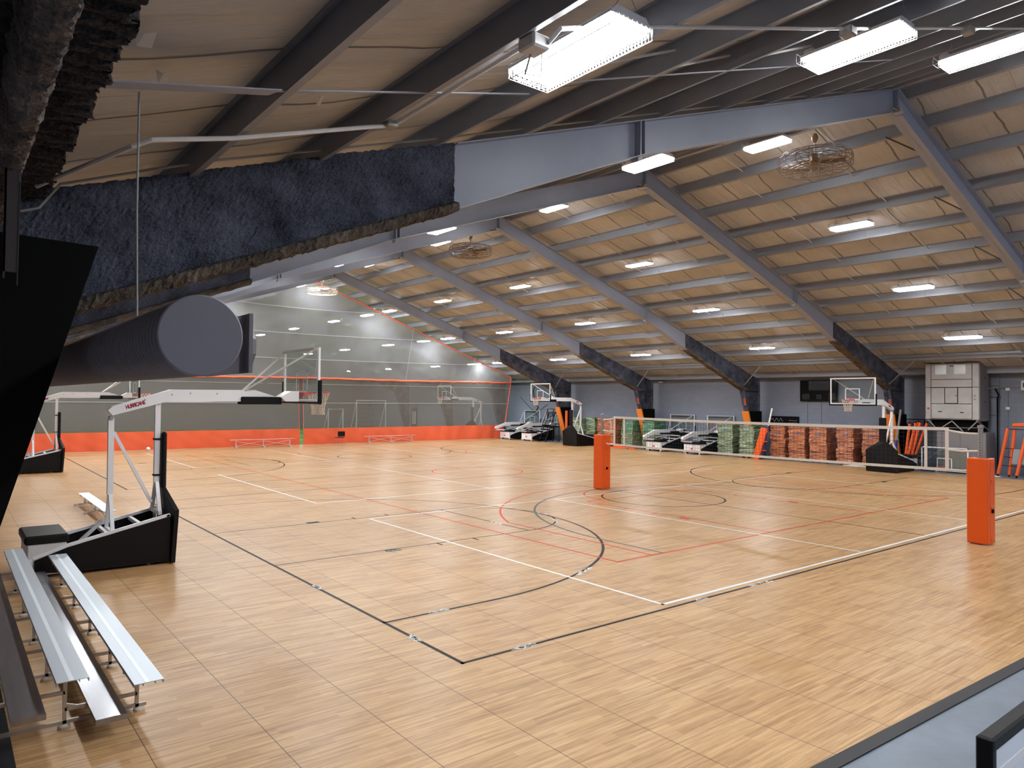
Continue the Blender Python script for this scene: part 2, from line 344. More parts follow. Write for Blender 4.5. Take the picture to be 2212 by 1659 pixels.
def nz(a, b=0, c=0):   # cheap smooth pseudo noise
    return (math.sin(a * 1.7 + b * 2.3 + c) + math.sin(a * 3.1 - b * 1.3 + 1.7 * c + 1) * .6 + math.sin(a * 5.3 + b * 4.1 + 2.2) * .35) / 1.95

# ------------------------------------------------------------------ building dimensions
XR = 12.3; SL = .334; ZR = 10.1
XL, XW = -5.65, 30.6; YN, YF = -11.5, 62.0
DECK = .27
def zt(x): return ZR - SL * abs(x - XR)
BOT = [(0, 9.56), (8.65, 6.67), (12.0, 5.28), (16.35, 3.57)]
def zb(x):
    d = abs(x - XR)
    for (a, za), (b, zb_) in zip(BOT, BOT[1:]):
        if d <= b: return za + (zb_ - za) * (d - a) / (b - a)
    return BOT[-1][1]
FY = [-7.15, .736, 8.198, 15.66, 23.122, 30.584, 38.046, 45.508, 52.97, 60.43]

# ------------------------------------------------------------------ floor
fl = MB()
edge_y = lambda x: -3.575 - .045 * (x - 1) if x < 8 else -3.89
fl.prism([(-4.09, edge_y(-4.09)), (8, edge_y(8)), (28.25, -3.89), (28.25, 36.6), (-4.09, 36.6)], 2, -.012, 0)
floor = fl.build('floor', 'floor'); tag(floor, 'light wood-look modular sports floor with painted court lines', 'floor', kind='structure')
g = MB(); g.box((XL - .3, YN - .3, -.3), (XW + .3, 36.6, -.012)); g = g.build('floor', 'conc'); tag(g, 'blue-grey painted concrete floor around the wooden court', 'floor', kind='structure')
g = MB(); g.box((XL - .3, 36.6, -.3), (XW + .3, YF + .3, -.004)); g = g.build('floor', 'turf'); tag(g, 'green turf floor beyond the divider curtain', 'floor', kind='structure')
wl = MB()
for y in (41.5, 47.0, 54): wl.box((XL, y, -.004), (XW, y + .1, .0))
wl.build('turf_line', 'lw', g)
e = MB(); w = .13
e.prism([(-4.22, edge_y(-4.09) - w), (8, edge_y(8) - w), (28.3, -3.89 - w), (28.3, -3.89), (8, edge_y(8)), (-4.22, edge_y(-4.09))], 2, -.012, .002)
tag(e.build('trim_1', 'edge'), 'black ramp strip along the near edge of the wooden court', 'floor trim', kind='structure')
e = MB(); e.box((-4.22, edge_y(-4.09), -.012), (-4.09, 36.6, .002)); tag(e.build('trim_2', 'edge'), 'black ramp strip along the left edge of the wooden court', 'floor trim', kind='structure')

# court lines, parts of the floor
def seg(b, x0, y0, x1, y1, w=.05, z=.0015):
    dx, dy = x1 - x0, y1 - y0; l = math.hypot(dx, dy); nx, ny = -dy / l * w / 2, dx / l * w / 2
    ex, ey = dx / l * w / 2, dy / l * w / 2; x0 -= ex; y0 -= ey; x1 += ex; y1 += ey
    b.add([(x0 - nx, y0 - ny, z), (x1 - nx, y1 - ny, z), (x1 + nx, y1 + ny, z), (x0 + nx, y0 + ny, z)], [(0, 1, 2, 3)])
def arc(b, cx, cy, r, a0, a1, w=.05, z=.0015, n=None):
    n = n or max(8, int(abs(a1 - a0) * r * 5)); vs = []
    for i in range(n + 1):
        a = a0 + (a1 - a0) * i / n
        vs += [(cx + (r - w / 2) * math.cos(a), cy + (r - w / 2) * math.sin(a), z), (cx + (r + w / 2) * math.cos(a), cy + (r + w / 2) * math.sin(a), z)]
    b.add(vs, [(2 * i, 2 * i + 1, 2 * i + 3, 2 * i + 2) for i in range(n)])
def black_court(b, y0, y1, yc, XB=25.2, xm=12.6):
    z = .0015
    seg(b, 0, y0, XB, y0); seg(b, 0, y1, XB, y1); seg(b, 0, y0, 0, y1); seg(b, XB, y0, XB, y1); seg(b, xm, y0, xm, y1, .04)
    arc(b, xm, yc, 1.83, 0, 2 * PI)
    for s_, ox in ((1, 0), (-1, XB)):
        X = lambda x: ox + s_ * x
        for t in (-1, 1):
            seg(b, X(0), yc + t * 1.83, X(5.79), yc + t * 1.83, .04); seg(b, X(0), yc + t * 5.83, X(1.7), yc + t * 5.83, .05)
            # blocks and ticks outside the lane
            yb = yc + t * 1.83
            b.box((min(X(2.15), X(2.45)), min(yb, yb + t * .17), z - .001), (max(X(2.15), X(2.45)), max(yb, yb + t * .17), z))
            for x in (3.35, 4.25, 5.1): seg(b, X(x), yb, X(x), yb + t * .2, .05)
        seg(b, X(5.79), yc - 1.83, X(5.79), yc + 1.83, .04)
        a = PI / 2
        if s_ > 0: arc(b, 5.79, yc, 1.83, -a, a, .045); arc(b, 1.7, yc, 5.83, -a, a, .055)
        else: arc(b, X(5.79), yc, 1.83, a, 3 * a, .045); arc(b, X(1.7), yc, 5.83, a, 3 * a, .055)
b = MB(); black_court(b, 0, 15.3, 7.64); black_court(b, 18.5, 33.75, 26.15); b.build('black_court_line', 'lb', floor)
b = MB()
for y0 in (.17, 12.42, 24.6):
    y1 = y0 + 9.1
    seg(b, 3.62, y0, 21.6, y0, .06, .0025); seg(b, 3.62, y1, 21.6, y1, .05, .0025); seg(b, 3.62, y0, 3.62, y1, .055, .0025); seg(b, 21.6, y0, 21.6, y1, .055, .0025)
    seg(b, 9.65, y0, 9.65, y1, .05, .0025); seg(b, 15.75, y0, 15.75, y1, .05, .0025)
b.build('white_court_line', 'lw', floor)
b = MB(); XA, XB_, xc = 5.1, 19.95, 12.53
seg(b, XA, 2.45, XA, 31.9, .05, .002); seg(b, XB_, 2.45, XB_, 31.9, .05, .002); seg(b, XA, 2.45, XB_, 2.45, .05, .002); seg(b, XA, 31.9, XB_, 31.9, .05, .002); seg(b, XA, 17.17, XB_, 17.17, .04, .002); arc(b, xc, 17.17, 1.83, 0, 2 * PI, .05, .002)
for s_, oy in ((1, 2.45), (-1, 31.9)):
    Yf = lambda y: oy + s_ * y
    for t in (-1, 1):
        xl = xc + t * 2.42
        seg(b, xl, Yf(0), xl, Yf(5.9), .045, .002); seg(b, xc + t * 6.47, Yf(0), xc + t * 6.47, Yf(4.45), .05, .002)
        b.box((min(xl, xl + t * .17), min(Yf(2.2), Yf(2.5)), .001), (max(xl, xl + t * .17), max(Yf(2.2), Yf(2.5)), .002))
        for y in (3.3, 4.3, 5.25): seg(b, xl, Yf(y), xl + t * .2, Yf(y), .05, .002)
    seg(b, xc - 2.42, Yf(5.9), xc + 2.42, Yf(5.9), .045, .002); arc(b, xc, Yf(5.9), 1.83, 0 if s_ > 0 else PI, PI if s_ > 0 else 2 * PI, .05, .002)
    th = math.acos(6.47 / 7.06); arc(b, xc, Yf(1.6), 7.06, th * s_, (PI - th) * s_, .05, .002)
b.build('red_court_line', 'lr', floor)
b = MB()
for s_, oy in ((1, 2.45), (-1, 31.9)):
    for t in (-1, 1): seg(b, xc + t * 6.15, oy, xc + t * 6.15, oy + s_ * 1.6, .05, .003)
    arc(b, xc, oy + s_ * 1.6, 6.15, 0, PI * s_, .055, .003)
b.build('grey_court_line', 'lg', floor)

for i, (x, y, a, L_) in enumerate(((.88, 0, 0, .35), (5.84, 0, 0, .6), (4.3, 0, 0, .25), (.86, 1.81, 0, .3), (4.1, 2.3, .42, .6), (2.3, 5.7, 0, .2), (7.15, 6.43, 1.0, .6), (7.51, 8.91, 1.9, .5), (7.6, 7.4, 1.6, .4), (0, 1.05, 1.57, .3), (0, 4.0, 1.57, .25), (5.79, 7.0, 1.57, .4))):
    rnd = random.Random(i); b = MB(); ca, sa = math.cos(a), math.sin(a)
    for k in range(26):
        u, v = rnd.uniform(-L_ / 2, L_ / 2), rnd.uniform(-.05, .05) * (1 - abs(rnd.uniform(-.5, .5))); l, w_ = rnd.uniform(.015, .06), rnd.uniform(.004, .014); an = rnd.uniform(-.5, .5)
        q = []
        for du, dv in ((-l, -w_), (l, -w_ * .6), (l * .7, w_), (-l * .8, w_ * .7)): pu = u + du * math.cos(an) - dv * math.sin(an); pv = v + du * math.sin(an) + dv * math.cos(an); q.append((x + pu * ca - pv * sa, y + pu * sa + pv * ca, .0034))
        b.add(q, [(0, 1, 2, 3)])
    b.build('wear_patch', 'lw', floor)
# ------------------------------------------------------------------ walls, roof
b = MB(); b.box((XW, YN, -.3), (XW + .2, YF, zt(XW) + .5)); tag(b.build('wall_right', 'wall'), 'blue-grey painted block wall behind the stored equipment', 'wall', kind='structure')
b = MB(); b.box((XL - .2, YN, -.3), (XL, YF, zt(XL) + .5)); tag(b.build('wall_left', 'wall'), 'grey block wall on the left behind the bleachers', 'wall', kind='structure')
for nm, y0, m_, lb in (('wall_near', YN, 'wall', 'grey end wall behind the camera'), ('wall_far', YF, 'dwall', 'dark far end wall seen through the mesh curtain')):
    b = MB(); b.prism([(XL - .2, -.3), (XW + .2, -.3), (XW + .2, zt(XW) + .5), (XR, ZR + .6), (XL - .2, zt(XL) + .5)], 1, y0 - .2 if y0 < 0 else y0, y0 if y0 < 0 else y0 + .2)
    tag(b.build(nm, m_), lb, 'wall', kind='structure')
PURL = [-2.78, -1.47, -.03, 1.3, 2.6, 4.0, 5.55, 6.9, 8.3, 9.69, 11.0, 12.02] + [12.72, 13.85, 15.28, 16.75, 18.2, 19.65, 21.05, 22.5, 23.95, 25.45, 26.85, 28.28, 29.9]
for side in (0, 1):
    b = MB(); xs = []
    pl = [p for p in ([XL - .1] + PURL if side == 0 else PURL + [XW + .1]) if (p < XR) == (side == 0)]
    pl = pl + [XR] if side == 0 else [XR] + pl
    for p, q in zip(pl, pl[1:]):
        k = 5
        for i in range(k): xs.append((p + (q - p) * i / k, i / k))
    xs.append((pl[-1], 0)); ys = [YN + (YF - YN) * j / 260 for j in range(261)]
    for x, t in xs:
        for y in ys:
            sag = math.sin(PI * t) * (.035 + .02 * nz(y * 1.1, x)) + .012 * nz(y * 3.7, x * .6, 1) * math.sin(PI * t)
            b.v.append((x, y, zt(x) + DECK - sag))
    n = len(ys)
    b.f = [(i * n + j, i * n + j + 1, (i + 1) * n + j + 1, (i + 1) * n + j) for i in range(len(xs) - 1) for j in range(n - 1)]; b.mi = [0] * len(b.f)
    o = b.build('ceiling', 'ins', smooth=True); tag(o, 'beige fabric roof insulation sagging between purlins, %s slope' % ('left' if side == 0 else 'right'), 'ceiling', kind='structure')
    b = MB(); x0, x1 = (XL - .2, XR) if side == 0 else (XR, XW + .2)
    b.prism([(x0, zt(x0) + DECK + .08), (x1, zt(x1) + DECK + .08), (x1, zt(x1) + DECK + .2), (x0, zt(x0) + DECK + .2)], 1, YN - .2, YF + .2)
    tag(b.build('roof_deck', 'dark'), 'roof deck above the insulation, %s slope' % ('left' if side == 0 else 'right'), 'roof', kind='structure')
for i, x in enumerate(PURL):
    b = MB(); z = zt(x); s = SL if x < XR else -SL; y0, y1 = YN, YF
    b.prism([(x - .006, z), (x + .07, z + .07 * s), (x + .075, z + .07 * s + .018), (x + .07, z + .07 * s + .006), (x + .006, z + .008), (x + .006, z + DECK - .01), (x - .006, z + DECK - .01)], 1, y0, y1)
    b.prism([(x - .07, z + DECK - .012 - .07 * s), (x, z + DECK - .012), (x, z + DECK - .004), (x - .07, z + DECK - .004 - .07 * s)], 1, y0, y1)
    o = b.build('purlin', 'purl')
    tag(o, 'grey steel roof purlin, %s %s of the ridge' % (['nearest', 'second', 'third', 'fourth', 'fifth', 'sixth', 'seventh', 'eighth', 'ninth', 'tenth', 'eleventh', 'twelfth', 'thirteenth', 'fourteenth'][(11 - i) if i < 12 else i - 12], 'left' if i < 12 else 'right'), 'purlin', 'roof purlins', 'structure')

# rigid frames
def rough_i(b, xs, mirror, Yc, seed, jit, ncol=9, ycol=None):
    """sprayed fireproofing round an I section along a list of rafter stations x (metres from the ridge)"""
    rnd = random.Random(seed); loops = []
    for k, d in enumerate(xs):
        x = XR - d if mirror else XR + d
        top, bot = zt(x) + (.05 if ycol else 0) * min(1, (d - 11.5) / 2), zb(x)
        loop = []
        def jp(y, z, m=1.0): loop.append((x + rnd.uniform(-jit, jit) * .5, Yc + y + rnd.uniform(-jit, jit) * m, z + rnd.uniform(-jit, jit) * m))
        for sgn in (-1, 1):
            seqz = [top - (top - bot - .1) * i / ncol for i in range(ncol + 1)]
            side = [(-.055 * -sgn * -1, z) for z in seqz]
            pts = [(sgn * .055, z, .6) for z in seqz] + [(sgn * .1, bot + .085, .8), (sgn * .165, bot + .07, 1.2), (sgn * .18, bot + .02, 1.6), (sgn * .165, bot - .03, 1.8), (sgn * .08, bot - .03, 1.4)]
            if sgn > 0: pts = pts[::-1]
            for y, z, m in pts: jp(y, z, m)
        loops.append(loop)
    n = len(loops[0]); o = len(b.v)
    for l in loops: b.v += l
    hw = ncol + 1
    for i in range(len(loops) - 1):
        for j in range(n - 1):
            f = (o + i * n + j, o + i * n + j + 1, o + (i + 1) * n + j + 1, o + (i + 1) * n + j)
            b.f.append(f if mirror else f[::-1]); b.mi.append(1 if hw <= j <= n - hw - 1 else 0)
    for l in (0, len(loops) - 1): b.f.append(tuple(o + l * n + j for j in range(n))); b.mi.append(1)
def steel_frame(k, Yc):
    nm = ['behind the camera', 'nearest to the camera', 'second from the camera', 'third from the camera', 'fourth from the camera', 'last one before the curtain', 'first one beyond the curtain', 'second beyond the curtain', 'third beyond the curtain', 'against the far wall'][k]
    root = thing('steel_frame', 'grey tapered steel portal frame, ' + nm, 'steel frame', (0, 0, 0), 0, 'portal frames across the hall', 'structure')
    for side in (-1, 1):
        X = lambda d: XR + side * d
        fpstart = 12.03 if side < 0 else 11.6
        ds = [0, 8.65, fpstart]
        b = MB(); low = [(X(d), zb(X(d))) for d in ds]; top = [(X(d), zt(X(d))) for d in ds]
        b.prism(low + top[::-1], 1, Yc - .008, Yc + .008)
        for lst, up in ((low, 1), (top, -1)):
            for (xa, za), (xb, zb_) in zip(lst, lst[1:]): b.prism([(xa, za), (xb, zb_), (xb, zb_ + .016 * up), (xa, za + .016 * up)], 1, Yc - .13, Yc + .13)
        for d in (.02, 8.6, 8.7):
            b.prism([(X(d) - .012, zb(X(d))), (X(d) + .012, zb(X(d))), (X(d) + .012, zt(X(d))), (X(d) - .012, zt(X(d)))], 1, Yc - .125, Yc + .125)
        b.prism([(X(8.6), zb(X(8.6)) - .07), (X(8.7), zb(X(8.7)) - .07), (X(8.7), zb(X(8.7))), (X(8.6), zb(X(8.6)))], 1, Yc - .07, Yc + .07)
        b.build('rafter', 'steel', root)
        if k == 0 and side < 0: continue
        # fireproofed haunch
        near = k == 1 and side < 0
        n = 150 if near else 40
        b = MB(); xs = [fpstart + (16.75 - fpstart) * i / n for i in range(n + 1)]
        rough_i(b, xs, side < 0, Yc, 10 * k + side, .012 if near else .013, 26 if near else 8, near)
        b.build('fireproofed_haunch', ['fp', 'fpb'], root)
        # column
        b = MB(); co, ci = 17.82, lambda z: 16.35 + (3.57 - z) * .335
        def col(z0, z1, m):
            m.prism([(X(ci(z0)), z0), (X(co), z0), (X(co), z1), (X(ci(z1)), z1)], 1, Yc - .045, Yc + .045)
            m.prism([(X(ci(z0)), z0), (X(ci(z0)) + side * .05, z0), (X(ci(z1)) + side * .05, z1), (X(ci(z1)), z1)], 1, Yc - .15, Yc + .15)
            m.prism([(X(co) - side * .04, z0), (X(co), z0), (X(co), z1), (X(co) - side * .04, z1)], 1, Yc - .15, Yc + .15)
        col(0, 3.57, b); b.prism([(X(16.35), 3.57), (X(co), 3.57), (X(co), zt(X(co)) + .02), (X(16.35), zt(X(16.35)) - .02)], 1, Yc - .045, Yc + .045)
        b.box((min(X(co), X(co - .05)), Yc - .15, 3.4), (max(X(co), X(co - .05)), Yc + .15, zt(X(co))))
        b.box((min(X(16.4), X(co)), Yc - .14, 3.5), (max(X(16.4), X(co)), Yc + .14, 3.55))
        b.build('column', 'fp', root)
        if side > 0:
            b = MB(); zz = 2.95; b.prism([(X(ci(3.0)) - .012, 2.72), (X(ci(3.0)) + .05, 2.72), (X(ci(3.15)) + .03, 3.1), (X(ci(3.15)) - .03, 3.1)], 1, Yc - .155, Yc - .03); b.build('bare_primer_patch', 'brick', root)
        b = MB(); px = 28.3
        if side > 0: b.tube([(X(16.38), Yc - .1, 3.78), (px, Yc - 1.35, zt(px) + .02)], .028, 6); b.build('knee_brace', 'galv', root)
        if side > 0 and 0 < k < 6:
            for d in (1.55, 4.45, 7.35, 10.2):
                b = MB(); b.bar((X(d), Yc + .11, zb(X(d)) + .02), (X(d), Yc + .85, zt(X(d)) + .03), .035, .035); b.build('flange_brace', 'dsteel', root)
        # padding on the column foot
        if k > 5: continue
        pd = thing('column_pad', 'orange and black pads on the %s column of the frame ' % ('right-hand' if side > 0 else 'left-hand') + nm, 'wall pad', (0, 0, 0), 0, 'padded column feet')
        b = MB(); t = .09
        b.prism([(X(ci(0.03) - t), .03), (X(ci(0.03)), .03), (X(ci(2.42)), 2.42), (X(ci(2.42) - t), 2.42)], 1, Yc - .2, Yc + .2); b.build('front_pad', 'orw', pd)
        for s_ in (-1, 1):
            b = MB(); b.prism([(X(ci(0.03)), .03), (X(co + .1), .03), (X(co + .1), 2.42), (X(ci(2.42)), 2.42)], 1, Yc + s_ * .16, Yc + s_ * .2); b.build('side_pad', 'dark', pd)
    return root
for k, y in enumerate(FY[:-1]): steel_frame(k, y)

# sag rods between purlins, cables
def sag(x0, x1, y, name='bridging_rod', r=.009):
    b = MB(); b.bar((x0, y, zt(x0) + .03), (x1, y, zt(x1) + .03), .022, .01); return b
rods = []
for bay in range(0, 9):
    for fy in (.3, .68):
        y = FY[bay] + (FY[bay + 1] - FY[bay]) * fy
        b = MB()
        for p, q in list(zip(PURL[(2 if bay == 0 else 0):11], PURL[1 + (2 if bay == 0 else 0):12])) + list(zip(PURL[12:], PURL[13:])):
            o_ = .12 if (PURL.index(p) % 2) else -.12
            b.bar((p, y + o_, zt(p) + .04), (q, y + o_ + .02, zt(q) + .17), .022, .022)
        o = b.build('bridging_rods', 'wdull'); tag(o, 'thin steel bridging rods between purlins, %s line in the %s bay' % ('first' if fy < .5 else 'second', ['camera', 'second', 'third', 'fourth', 'fifth', 'curtain', 'first far', 'second far', 'last'][bay]), 'bridging', 'purlin bridging rods', 'structure')
b = MB(); b.bar((-3.96, -2.15, 4.67), (-2.86, -1.8, 5.04), .15, .008); b.bar((-2.86, -1.8, 5.05), (-.15, -1.25, 5.95), .03, .01); b.bar((-.1, -1.6, 5.96), (6.9, -1.6, 8.3), .025, .01)
tag(b.build('purlin_strap', 'steel'), 'flat grey steel strap crossing under the nearest purlins', 'strap', kind='structure')

# ------------------------------------------------------------------ sprayed eave beam and deck above the camera's left
def rough_sheet(b, P, nu, nv, jit, seed):
    rnd = random.Random(seed); o = len(b.v)
    for i in range(nu + 1):
        for j in range(nv + 1):
            x, y, z = P(i / nu, j / nv); b.v.append((x + rnd.uniform(-jit, jit), y + rnd.uniform(-jit, jit), z + rnd.uniform(-jit, jit)))
    for i in range(nu):
        for j in range(nv): a = o + i * (nv + 1) + j; b.f.append((a, a + 1, a + nv + 2, a + nv + 1)); b.mi.append(b.cur)
b = MB()
def P(u, v):   # v round the section, u along Y
    sec = [(-4.40, 4.66), (-4.39, 4.5), (-4.37, 4.38), (-4.31, 4.34), (-4.25, 4.345), (-4.235, 4.4), (-4.235, 4.5), (-4.23, 4.66)]
    t = v * (len(sec) - 1); i = min(int(t), len(sec) - 2); t -= i; y = -6.6 + u * 7.1
    w = .012 * nz(y * 9, v * 7) + .008 * nz(y * 23, v * 5)
    return (sec[i][0] * (1 - t) + sec[i + 1][0] * t + w, y, sec[i][1] * (1 - t) + sec[i + 1][1] * t + w)
rough_sheet(b, P, 420, 28, .006, 3)
o = b.build('eave_beam', 'fpm'); tag(o, 'shaggy dark brown sprayed eave beam running overhead at the left', 'beam', kind='structure')
b = MB()
def P(u, v):
    y = -6.9 + u * 7.6; x = -5.6 + v * (1.64 + .03 * nz(y * 6) + .02 * nz(y * 19))
    return (x, y, 4.62 + .035 * (1 if (y * 6.5) % 1 < .45 else 0) + .012 * nz(y * 13, x * 9) - (.05 if v > .985 else 0) * 0)
rough_sheet(b, P, 460, 60, .009, 5)
def P(u, v):
    y = -6.9 + u * 7.6; return (-3.96 + .03 * nz(y * 6) + .02 * nz(y * 19), y, 4.63 + v * .28)
rough_sheet(b, P, 460, 8, .008, 6)
o = b.build('sprayed_deck', 'fpd'); tag(o, 'black crusty sprayed roof edge beside the eave beam', 'roof edge', kind='structure')

# ------------------------------------------------------------------ lights
def make_light(detail):
    """long side along Y; origin at the centre of the lens, z=0 lens underside"""
    t = thing('high_bay_light', 'x', 'ceiling light', (0, 0, 0), 0, 'high-bay lights')
    b = MB(); b.prism([(-.22, .012), (-.16, .075), (.16, .075), (.22, .012)], 1, -.6, .6)
    b.box((-.22, -.6, .004), (.22, -.58, .03)); b.box((-.22, .58, .004), (.22, .6, .03)); b.box((-.228, -.6, .0), (-.213, .6, .03)); b.box((.213, -.6, 0), (.228, .6, .03)); b.build('housing', 'white', t)
    b = MB(); b.prism([(-.2, .011), (-.2, -.028), (-.17, -.04), (.17, -.04), (.2, -.028), (.2, .011)], 1, -.575, .575); b.build('lens', 'lens', t)  # lens stands proud; its glowing sides are added for sideways fill light
    b = MB(); b.rbox((-.08, .52, .075), (.08, .66, .17)); b.build('sensor_box', 'wdull', t)
    for y in (-.55, .5):
        b = MB(); b.tube([(-.15, y, .07), (0, y, .28), (.15, y, .07)], .004, 4); b.tube([(0, y, .28), (0, y, .4)], .004, 4)
        b.build('hanger', 'galv', t)
    if detail:
        b = MB(); z0, z1 = -.085, .01; r = .0032
        n = 34
        for i in range(n + 1):
            y = -.61 + 1.22 * i / n
            b.tube([(-.23, y, z1), (-.22, y, z0), (.22, y, z0), (.23, y, z1)], r * .8, 3)
        for i in range(9):
            x = -.22 + .44 * i / 8; b.tube([(x, -.61, z1), (x, -.61, z0), (x, .61, z0), (x, .61, z1)], r * .8, 3)
        for s_ in (-1, 1):   # zigzag along the long sides
            pts = [(s_ * .226, -.61 + 1.22 * i / (2 * n), z1 if i % 2 else z0) for i in range(2 * n + 1)]; b.tube(pts, r, 3)
            b.tube([(s_ * .23, -.61, z1), (s_ * .23, .61, z1)], r * 1.3, 4); b.tube([(s_ * .22, -.61, z0), (s_ * .22, .61, z0)], r * 1.3, 4)
            m = 18; b.tube([(-.22 + .44 * i / m, s_ * .61, z1 if i % 2 else z0) for i in range(m + 1)], r, 3)
        b.tube([(-.1, .63, .02), (-.1, .74, .02), (-.1, .74, .14), (-.1, .63, .14)], .004, 4); b.tube([(.1, .63, .02), (.1, .74, .02), (.1, .74, .14), (.1, .63, .14)], .004, 4)
        b.tube([(-.1, .74, .14), (.1, .74, .14), (.1, .74, .02), (-.1, .74, .02)], .004, 4)
        b.build('wire_guard', 'galv', t)
    return t
LX = [(-.84, 'lowest row on the left slope'), (3.6, 'middle row on the left slope'), (7.6, 'upper row on the left slope'), (12.32, 'row along the ridge'), (16.85, 'upper row on the right slope'), (21.15, 'middle row on the right slope'), (25.4, 'lowest row on the right slope')]
LY = [(-9.3, 'added unseen behind the camera'), (-2.66, 'in the bay over the near floor'), (3.95, 'in front of the second frame'), (12.4, 'between the second and third frames'), (19.85, 'between the third and fourth frames'), (26.6, 'between the fourth and fifth frames'), (32.6, 'just before the mesh curtain'),  # first row is an unseen addition, lighting surfaces that face the camera
      (35.6, 'just behind the mesh curtain'), (40.6, 'second line behind the mesh curtain'), (47.9, 'third line behind the mesh curtain'), (55.4, 'last line before the far wall')]
Lhi = make_light(True); Llo = make_light(False); used = set()
for j, (y, yn) in enumerate(LY):
    for i, (x, xn) in enumerate(LX):
        if j >= 9 and i == 3: continue
        src = Lhi if j in (1, 2) else Llo
        o = src if src.name not in used else dup(src)
        used.add(src.name)
        o['label'] = 'lit %s, %s' % (xn, yn); o['group'] = 'high-bay lights'
        dz = {3: -.4, 0: -.14, 1: -.18}.get(i, -.34)
        o.location = (x, y, zt(x) + dz + .06); o.scale = (.94, .94, .94)
    
# ------------------------------------------------------------------ ceiling fans in wire cages
def make_fan(cm, label, loc, rodtop):
    t = thing('ceiling_fan', label, 'ceiling fan', loc, 0, 'caged ceiling fans')
    b = MB(); r = .0075
    for R in (.2, .34, .48, .62, .76, .84): b.ring((0, 0, .17), R, r, 40); b.ring((0, 0, -.17), R, r, 40)
    for z in (-.1, 0, .1): b.ring((0, 0, z), .88, r, 40)
    for i in range(18):
        a = 2 * PI * i / 18; c, s = math.cos(a), math.sin(a)
        b.tube([(.12 * c, .12 * s, .17), (.8 * c, .8 * s, .17), (.875 * c, .875 * s, .1), (.875 * c, .875 * s, -.1), (.8 * c, .8 * s, -.17), (.12 * c, .12 * s, -.17)], r, 4)
    b.build('cage', cm, t)
    b = MB(); b.tube([(0, 0, .1), (0, 0, rodtop)], .018, 8); b.build('downrod', 'wdull', t)
    b = MB(); b.lathe((0, 0, 0), [(.0, rodtop + .06), (.05, rodtop + .06), (.085, rodtop - .02), (.07, rodtop - .1), (.03, rodtop - .16), (.018, rodtop - .16)], 16); b.build('canopy', 'tan', t, True)
    b = MB(); b.lathe((0, 0, 0), [(0, .12), (.06, .12), (.11, .08), (.13, .02), (.12, -.05), (.06, -.09), (0, -.09)], 20); b.build('motor', 'tan' if cm == 'fan' else 'white', t, True)
    for i in range(4):
        a = i * PI / 2 + .5; b = MB(); c, s = math.cos(a), math.sin(a)
        pts = []
        for (u, v, z) in ((.12, -.05, .03), (.7, -.075, .035), (.7, .075, -.015), (.12, .05, -.01)): pts.append((u * c - v * s, u * s + v * c, z))
        b.add(pts + [(p[0], p[1], p[2] - .012) for p in pts], [(0, 1, 2, 3), (7, 6, 5, 4), (0, 4, 5, 1), (1, 5, 6, 2), (2, 6, 7, 3), (3, 7, 4, 0)]); b.build('blade', 'brown' if cm == 'fan' else 'smoke', t)
make_fan('fan', 'brown ceiling fan in a round wire cage, the large one nearest the camera', (12.3, 2.62, 8.9), .66)
make_fan('fan', 'small distant brown caged ceiling fan hanging below the third roof peak', (12.3, 17.5, 9.02), .64)
make_fan('fanw', 'white caged ceiling fan right before the mesh curtain', (12.3, 32.2, 9.05), .58)

# ------------------------------------------------------------------ conduits under the roof
def pipe(name, label, pts, r, m='galv', cat='conduit', n=7):
    b = MB(); b.tube(pts, r, n); return tag(b.build(name, m), label, cat, kind='structure')
pipe('conduit', 'grey conduit rising along the top edge of the nearest frame', [(-4.13, .58, 4.48), (-4.0, .58, 4.53), (-3.85, .58, 4.76), (-2.7, .58, 5.2), (0, .58, 6.06), (3, .58, 7.06), (7, .58, 8.4), (12.2, .58, 10.12)], .013)
cj = thing('conduit', 'thicker conduit bending at the left and crossing below the purlins', 'conduit', kind='structure')
b = MB(); b.tube([(-4.05, .2, 4.62), (-3.56, -.88, 4.76), (-3.45, -.92, 4.82), (-2.83, -.8, 5.01), (-1.38, -.7, 5.5), (-1.33, -.8, 5.52), (-1.36, -2.66, 5.51)], .019, 8); b.build('tube', 'wdull', cj)
b = MB(); b.rbox((-1.44, -2.86, 5.42), (-1.28, -2.68, 5.52), .015); b.build('junction_box', 'wdull', cj)
b = MB(); b.rbox((-1.44, -.78, 5.47), (-1.33, -.64, 5.53), .01); b.build('fitting', 'galv', cj)
b = MB(); b.tube([(-1.36, -2.74, 5.43), (-1.3, -2.6, 5.34), (-1.1, -2.55, 5.4), (-1.05, -2.5, 5.6)], .008, 6); b.build('flex_cable', 'galv', cj)
cj = thing('conduit', 'straight conduit crossing under all the nearest purlins past the three big lights', 'conduit', kind='structure')
b = MB(); b.tube([(-1.3, -2.86, 5.47), (-1.25, -2.93, 5.56), (-.6, -2.94, 5.79), (2.07, -2.9, 6.67), (5.5, -2.88, 7.82), (11.9, -2.86, 9.94)], .017, 8); b.build('tube', 'wdull', cj)
for x in (2.9, 6.2):
    b = MB(); z = zt(x) - .05; b.rbox((x - .07, -2.98, z - .06), (x + .07, -2.84, z + .04), .015); b.build('junction_box', 'galv', cj)
for k, y in ((2, 8.0), (3, 15.45), (4, 22.9)):
    pipe('conduit', 'thin conduit running down the right slope beside the %s frame' % ['', '', 'second', 'third', 'fourth'][k], [(12.6, y, zt(12.6) + .01), (20, y - .02, zt(20) + .01), (28.2, y, zt(28.2) + .02)], .012)
